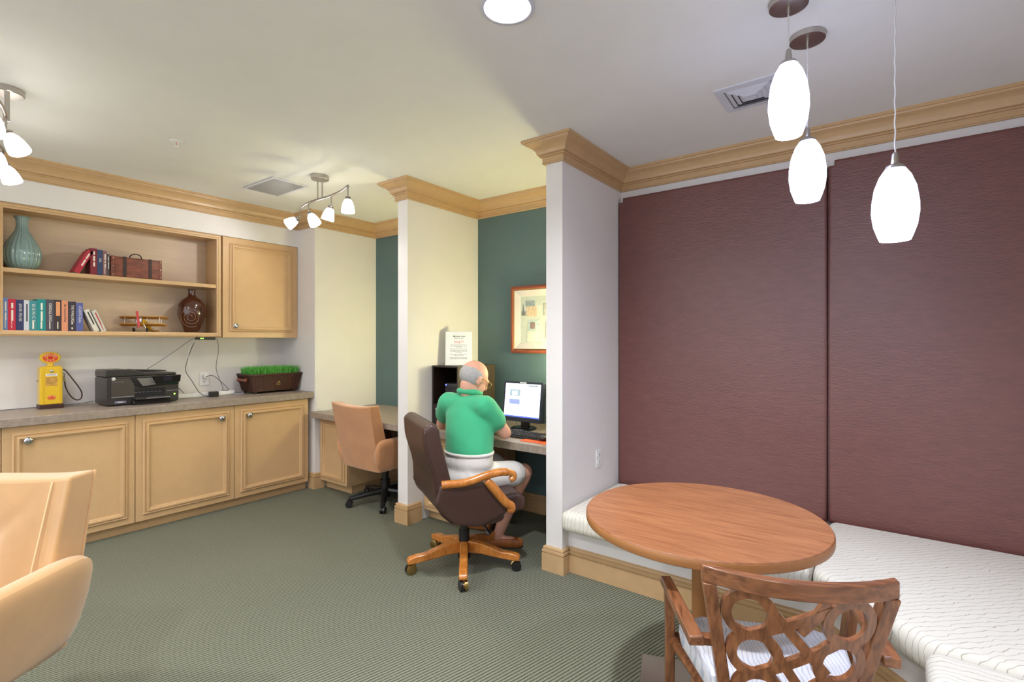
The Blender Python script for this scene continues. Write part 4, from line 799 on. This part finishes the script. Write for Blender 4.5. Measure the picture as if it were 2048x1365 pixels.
# adapter, cables, power strip, outlets
t = thing('network_adapter', 'small black adapter with green lights stuck under the wall bookcase', 'adapter', (-4.70, 1.905, ZB - .024))
build(G().box(-.025, .020, -.072, .072, 0, .0235), 'case', m_black, t, bevel=.003)
for i in range(2): build(G().box(.020, .0208, -.048 + .016 * i, -.038 + .016 * i, .008, .015), 'status_light', emis('green_led', (120, 230, 60), 5), t)
def cable(pts, r, m, lb, grp='cables hanging behind the counter'): return build(G().tube(bez(pts, 8), r, 6), 'cable', m, smooth=True, label=lb, cat='cable', group=grp)
zb = ZB - .014
cable([(-4.70, 1.832, zb), (-4.72, 1.80, zb - .01), (-4.76, 1.70, zb - .10), (-4.80, 1.58, zb - .20), (-4.83, 1.50, 1.16)], .0022, mat('grey_cable', (96, 94, 98), .5), 'grey cable running from the adapter down to the printer')
cable([(-4.70, 1.832, zb - .004), (-4.75, 1.825, zb - .06), (-4.80, 1.81, 1.26), (-4.80, 1.79, 1.15), (-4.78, 1.83, 1.06), (-4.76, 1.88, .96), (-4.74, 1.93, ZC + .006), (-4.68, 2.00, ZC + .005), (-4.66, 1.93, ZC + .005)], .0028, m_black, 'thick black cable dropping from the adapter to the counter')
cable([(-4.70, 1.978, zb), (-4.72, 2.01, zb - .015), (-4.80, 2.05, 1.30), (-4.84, 2.05, 1.15), (-4.84, 2.10, 1.0), (-4.82, 2.10, ZC + .045)], .0020, m_black, 'thin black cable looping from the right end of the adapter')
cable([(-4.70, 1.835, zb - .008), (-4.76, 1.80, 1.33), (-4.78, 1.81, 1.20), (-4.78, 1.835, 1.12)], .0018, m_white, 'white cable dangling below the adapter')
cable([(-4.91, 1.99, 1.08), (-4.86, 2.03, 1.09), (-4.80, 2.08, 1.03), (-4.78, 2.13, .96), (-4.79, 2.07, ZC + .045)], .0026, m_black, 'short black cable from the wall outlet to the power strip')
cable([(-4.56 - .28, 1.665, ZC + .10), (-4.80, 1.72, ZC + .10), (-4.79, 1.765, ZC + .05), (-4.79, 1.77, ZC + .042)], .0024, m_black, 'black power lead behind the printer')
cable([(-4.935, .0, ZC + .004), (-4.925, .5, ZC + .004), (-4.93, .80, ZC + .004), (-4.93, 1.1, ZC + .008), (-4.925, 1.2, ZC + .02)], .0022, mat('grey_cable', (96, 94, 98), .5), 'thin cable lying along the back of the counter behind the gas pump')
cable([(-4.77, 2.17, ZC + .006), (-4.71, 2.23, ZC + .005), (-4.69, 2.16, ZC + .005), (-4.75, 2.14, ZC + .010), (-4.78, 2.22, ZC + .006), (-4.72, 2.235, ZC + .012)], .0026, mat('pale_grey_cable', (170, 172, 186), .5), 'coiled pale grey cable in front of the power strip')
cable([(-4.60, 2.715, ZC + .004), (-4.50, 2.722, ZC + .006), (-4.378, 2.736, ZC + .003), (-4.368, 2.738, .85), (-4.369, 2.75, .775), (-4.34, 2.79, ZD + .004), (-4.25, 2.84, ZD + .003)], .0024, m_white, 'white cable running from the counter end down to the left desk')
cable([(-2.52, 3.30, .98), (-2.46, 3.28, .93), (-2.42, 3.26, .85), (-2.38, 3.24, ZD + .004)], .0026, mat('cyan_cable', (70, 150, 160), .4), 'cyan cable running down behind the monitor beside the dark cabinet', 'computer cables')
cable([(-2.50, 3.31, 1.0), (-2.43, 3.29, .95), (-2.36, 3.27, .90), (-2.30, 3.22, .86)], .0026, m_black, 'black cable from the dark cabinet to the back of the monitor', 'computer cables')
cable([(-2.21, 3.02, ZD + .004), (-2.12, 3.05, ZD + .004), (-2.06, 2.99, ZD + .004), (-1.99, 3.02, ZD + .004), (-1.92, 2.95, ZD + .004), (-1.86, 2.89, ZD + .010)], .0022, m_black, 'black mouse cable lying on the computer desk', 'computer cables')
t = thing('power_strip', 'long white power strip lying along the back of the counter', 'power strip', (-4.80, 1.96, ZC))
build(G().box(-.024, .024, -.24, .22, 0, .036), 'case', m_white, t, bevel=.004)
for i in range(6): build(G().box(-.012, .012, -.19 + i * .062, -.165 + i * .062, .036, .0366), 'socket', m_ventg, t)
t = thing('plug_adapter', 'chunky black plug adapter on the counter beside the power strip', 'adapter', (-4.735, 1.985, ZC)); build(G().box(-.024, .024, -.034, .034, 0, .042), 'case', m_black, t, bevel=.004); build(G().box(-.016, .016, -.020, .020, .042, .044), 'rating_label', m_pr3, t)
def outlet(loc, rz, lb, scale=1, plug=False):
    t = thing('wall_outlet', lb, 'outlet', loc, rz)            # local -y faces the room
    build(G().box(-.037, .037, -.006, -.0005, -.058, .058), 'cover_plate', m_white, t, bevel=.002)
    for dz in (-.024, .024):
        r_ = build(G().prism(rounded(-.017, .017, dz - .015, dz + .015, .008), -.0085, -.006, 'y'), 'receptacle', m_white, t)
        for xx in (-.006, .006): build(G().box(xx - .0013, xx + .0013, -.0092, -.0084, dz - .002, dz + .008), 'slot', m_hole, r_)
        build(G().cyl((0, -.0092, dz - .008), (0, -.0084, dz - .008), .0028, 8), 'slot', m_hole, r_)
    if plug: build(G().box(-.014, .014, -.034, -.0095, .008, .042), 'plug', m_white, t, bevel=.004)
outlet((P2[1], 3.085, .612), math.radians(90), 'white duplex wall outlet on the booth partition'); outlet((XB, 1.99, 1.06), math.radians(90), 'white wall outlet with a plug behind the counter cables', plug=True)

# ---------------------------------------------------------------- ceiling fittings
t = thing('ceiling_or_fill_downlight', 'round recessed ceiling downlight at the top edge of the photo', 'ceiling light', (*DOWN[0], CEIL))
build(G().add([(r_ * math.cos(a), r_ * math.sin(a), z) for r_, z in ((.080, .0), (.079, -.004), (.097, -.006), (.100, -.001)) for a in (2 * math.pi * i / 40 for i in range(40))], [(i * 40 + q, i * 40 + (q + 1) % 40, (i + 1) * 40 + (q + 1) % 40, (i + 1) * 40 + q) for i in range(3) for q in range(40)]), 'trim_ring', m_ventw, t, True)
build(G().add([(r_ * math.cos(a), r_ * math.sin(a), z) for r_, z in ((.079, -.003), (.076, .06), (.066, .11)) for a in (2 * math.pi * i / 40 for i in range(40))], [(i * 40 + q, i * 40 + (q + 1) % 40, (i + 1) * 40 + (q + 1) % 40, (i + 1) * 40 + q) for i in range(2) for q in range(40)]), 'reflector', m_refl, t, True)
build(G().lathe([(.066, .105), (.066, .11)], 32), 'lens', m_bulb, t)
for i, (x, y) in enumerate(DOWN[1:]):  # flush fittings out of view, added to carry the fill lamps
    t = thing('ceiling_or_fill_downlight', ('added fill downlight over the booth aisle', 'added fill downlight over the middle of the room', 'added fill downlight beside the right wall', 'added fill downlight near the counter end')[i] + ', behind the camera', 'ceiling light', (x, y, CEIL))
    build(G().lathe([(.10, -.006), (.10, -.0005)], 32), 'trim_ring', m_ventw, t); build(G().lathe([(.078, -.008), (.078, -.0062)], 32), 'lens', m_bulb, t)
def pendant(x, y, zt, zb_, lb):
    t = thing('pendant_lamp', lb, 'pendant lamp', (x, y, CEIL), 0, 'pendant lamps over the round table'); a, b = zt - CEIL, zb_ - CEIL; hh = a - b
    build(G().lathe([(.055, -.022), (.063, -.020), (.066, -.001)], 36), 'canopy', m_nickel, t, 'auto'); build(G().cyl((0, 0, -.02), (0, 0, -.045), .006, 10), 'cord_grip', m_nickel, t)
    n_ = 40; L0, L1 = -.04, a + .03; build(G().tube([(.0012 * math.cos(i * 1.3), .0012 * math.sin(i * 1.3), L0 + (L1 - L0) * i / n_) for i in range(n_ + 1)], .0024, 6), 'cord', m_cord, t, True)
    build(G().lathe([(.030, a - .006), (.026, a + .004), (.012, a + .012), (.009, a + .045), (.006, a + .05)], 20), 'socket_cap', m_nickel, t, 'auto')
    pr = [(.043, 0), (.049, .06), (.060, .20), (.066, .38), (.065, .52), (.058, .72), (.044, .88), (.030, .97), (.024, 1.0)]
    sh_ = build(G().add([(r_ * math.cos(q), r_ * math.sin(q), b + hh * v) for r_, v in pr for q in (2 * math.pi * i / 36 for i in range(36))], [(i * 36 + q, i * 36 + (q + 1) % 36, (i + 1) * 36 + (q + 1) % 36, (i + 1) * 36 + q) for i in range(len(pr) - 1) for q in range(36)]), 'glass_shade', m_glow, t, True)
    build(G().ell((0, 0, b + hh * .45), (.022, .022, .035)), 'bulb', m_bulb, t, True)
    area('pendant_light', (x, y, zb_ + .012), .080, 3, COOL, 170)
pendant(-.297, 2.045, 2.393, 2.133, 'lit white glass pendant, highest of the three'); pendant(-.271, 2.324, 2.200, 1.958, 'lit white glass pendant, middle height, farthest from the camera'); pendant(.007, 2.13, 1.981, 1.737, 'lit white glass pendant, lowest of the three, in front of the right leather panel')
def track(loc, rz, lb, heads, sh=0):
    """semi-flush fixture: canopy, two stems, an S-curved bar along local x and four swivelling glass heads"""
    t = thing('track_light', lb, 'track light', (*loc, CEIL), rz, 'track lights'); zb_ = -.165
    build(G().lathe([(.060, -.030), (.063, -.027), (.063, -.0005)], 36), 'canopy', m_nickel, t, 'auto')
    for s in (-1, 1): build(G().cyl((s * .03, 0, -.028), (s * .03, 0, zb_), .0055, 10), 'stem', m_nickel, t)
    BX = [(a + sh, b) for a, b in [(-.425, .093), (-.30, .048), (-.18, .019), (-.04, .009), (.06, .011), (.13, .008), (.29, -.016), (.42, -.058)]]
    def S_(x):
        for (a, b), (c, d) in zip(BX, BX[1:]):
            if x <= c: return (x, b + (d - b) * (x - a) / (c - a), zb_)
        return (*BX[-1], zb_)
    bp_ = bez([(*q, zb_) for q in BX], 6); build(G().tube(bp_, .009, 10), 'bar', m_nickel, t, True)
    for x, d in heads:
        p = Vector(S_(x)); d = Vector(d).normalized(); hd = thing_part = build(G().tube([p, p - Vector((0, 0, .055)), p - Vector((0, 0, .062)) + d * .012], .005, 8), 'head_arm', m_nickel, t, True); q = p - Vector((0, 0, .062)) + d * .010
        X_ = d.orthogonal().normalized(); M = frame(q, X_, d.cross(X_)); build(G().lathe([(.012, 0), (.020, .004), (.020, .010), (.016, .012), (.021, .016), (.021, .022)], 18, M), 'socket_collar', m_nickel, hd, 'auto')
        pr = [(.018, .020), (.030, .038), (.038, .062), (.043, .092), (.044, .108)]
        build(G().add([M @ Vector((r_ * math.cos(a), r_ * math.sin(a), z)) for r_, z in pr for a in (2 * math.pi * i / 24 for i in range(24))], [(i * 24 + k, i * 24 + (k + 1) % 24, (i + 1) * 24 + (k + 1) % 24, (i + 1) * 24 + k) for i in range(len(pr) - 1) for k in range(24)]), 'glass_shade', m_glow2, hd, True)
        build(G().ell(q + d * .06, (.014, .014, .014)), 'bulb', m_bulb, hd, True)
        R3 = Matrix.Rotation(rz, 3, 'Z'); wl = Vector((*loc, CEIL)) + R3 @ (q + d * .112); spot('track_spot', wl, R3 @ d, 7.5, WARM, 120, .03)
track((-3.369, 2.143), 0, 'brushed nickel track light with four lit glass heads, in front of the alcoves', [(-.42, (-.75, -.50, -.50)), (-.18, (.42, .22, -.85)), (.13, (-.25, -.10, -.95)), (.42, (.02, 0, -1))])
track((-3.41, .50), math.pi, 'brushed nickel track light cut by the left edge of the photo', [(-.34, (-.3, .1, -.95)), (-.10, (-.35, -.35, -.85)), (.21, (.25, -.05, -.95)), (.50, (-.20, -.30, -.95))], .08)
# supply diffuser and return grille
t = thing('square_diffuser', 'white square ceiling air diffuser behind the highest pendant', 'air vent', (-.555, 2.70, CEIL))
def sqring(o, i, zo, zi): return G().add([(x * o, y * o, zo) for x, y in ((-1, -1), (1, -1), (1, 1), (-1, 1))] + [(x * i, y * i, zi) for x, y in ((-1, -1), (1, -1), (1, 1), (-1, 1))], [(k, (k + 1) % 4, 4 + (k + 1) % 4, 4 + k) for k in range(4)])
g = sqring(.142, .142, -.0005, -.006); g.add(sqring(.142, .104, -.006, -.008).v, sqring(1, 1, 0, 0).f); build(g, 'flange', m_ventw, t)
build(G().box(-.104, .104, -.104, .104, -.0015, -.0005), 'duct_opening', mat('duct_grey', (96, 98, 108), .8), t)
for k, (o_, i_) in enumerate(((.100, .077), (.075, .052), (.050, .026))): build(sqring(o_, i_, -.004 - .003 * k, -.013 - .003 * k), 'louvre_ring', m_ventw, t)
build(G().box(-.025, .025, -.025, .025, -.0205, -.0195), 'centre_plate', m_ventw, t)
t = thing('return_grille', 'grey slatted ceiling return-air grille near the left track light', 'air vent', (-3.885, 2.085, CEIL))
g = G(); 
for a in ((-.225, -.205, -.145, .145), (.205, .225, -.145, .145), (-.205, .205, -.145, -.125), (-.205, .205, .125, .145)): g.box(*a, -.008, -.0005)
build(g, 'frame', m_ventw, t, bevel=.002); build(G().box(-.205, .205, -.125, .125, -.002, -.0005), 'duct_opening', m_hole, t)
for i in range(22):
    x = -.195 + i * .0186; build(G().add([(x - .006, -.125, -.008), (x + .006, -.125, -.003), (x + .006, .125, -.003), (x - .006, .125, -.008), (x - .006, -.125, -.0095), (x + .006, -.125, -.0045), (x + .006, .125, -.0045), (x - .006, .125, -.0095)], [(0, 1, 2, 3), (7, 6, 5, 4), (0, 4, 5, 1), (1, 5, 6, 2), (2, 6, 7, 3), (3, 7, 4, 0)]), 'slat', m_ventg, t)
t = thing('fire_sprinkler', 'small white fire sprinkler head with red bulb in the ceiling', 'sprinkler', (-3.486, 1.25, CEIL))
build(G().lathe([(.024, -.006), (.036, -.004), (.038, -.0005)], 24), 'escutcheon', m_white, t, 'auto'); build(G().cyl((0, 0, -.005), (0, 0, -.028), .0025, 8), 'glass_bulb', mat('sprinkler_red', (200, 60, 50), .2), t)
build(G().tube([(.010, 0, -.005), (.011, 0, -.020), (0, 0, -.031), (-.011, 0, -.020), (-.010, 0, -.005)], .002, 6), 'frame_arms', m_white, t); build(G().lathe([(.013, -.034), (.013, -.032)], 16), 'deflector', m_white, t)
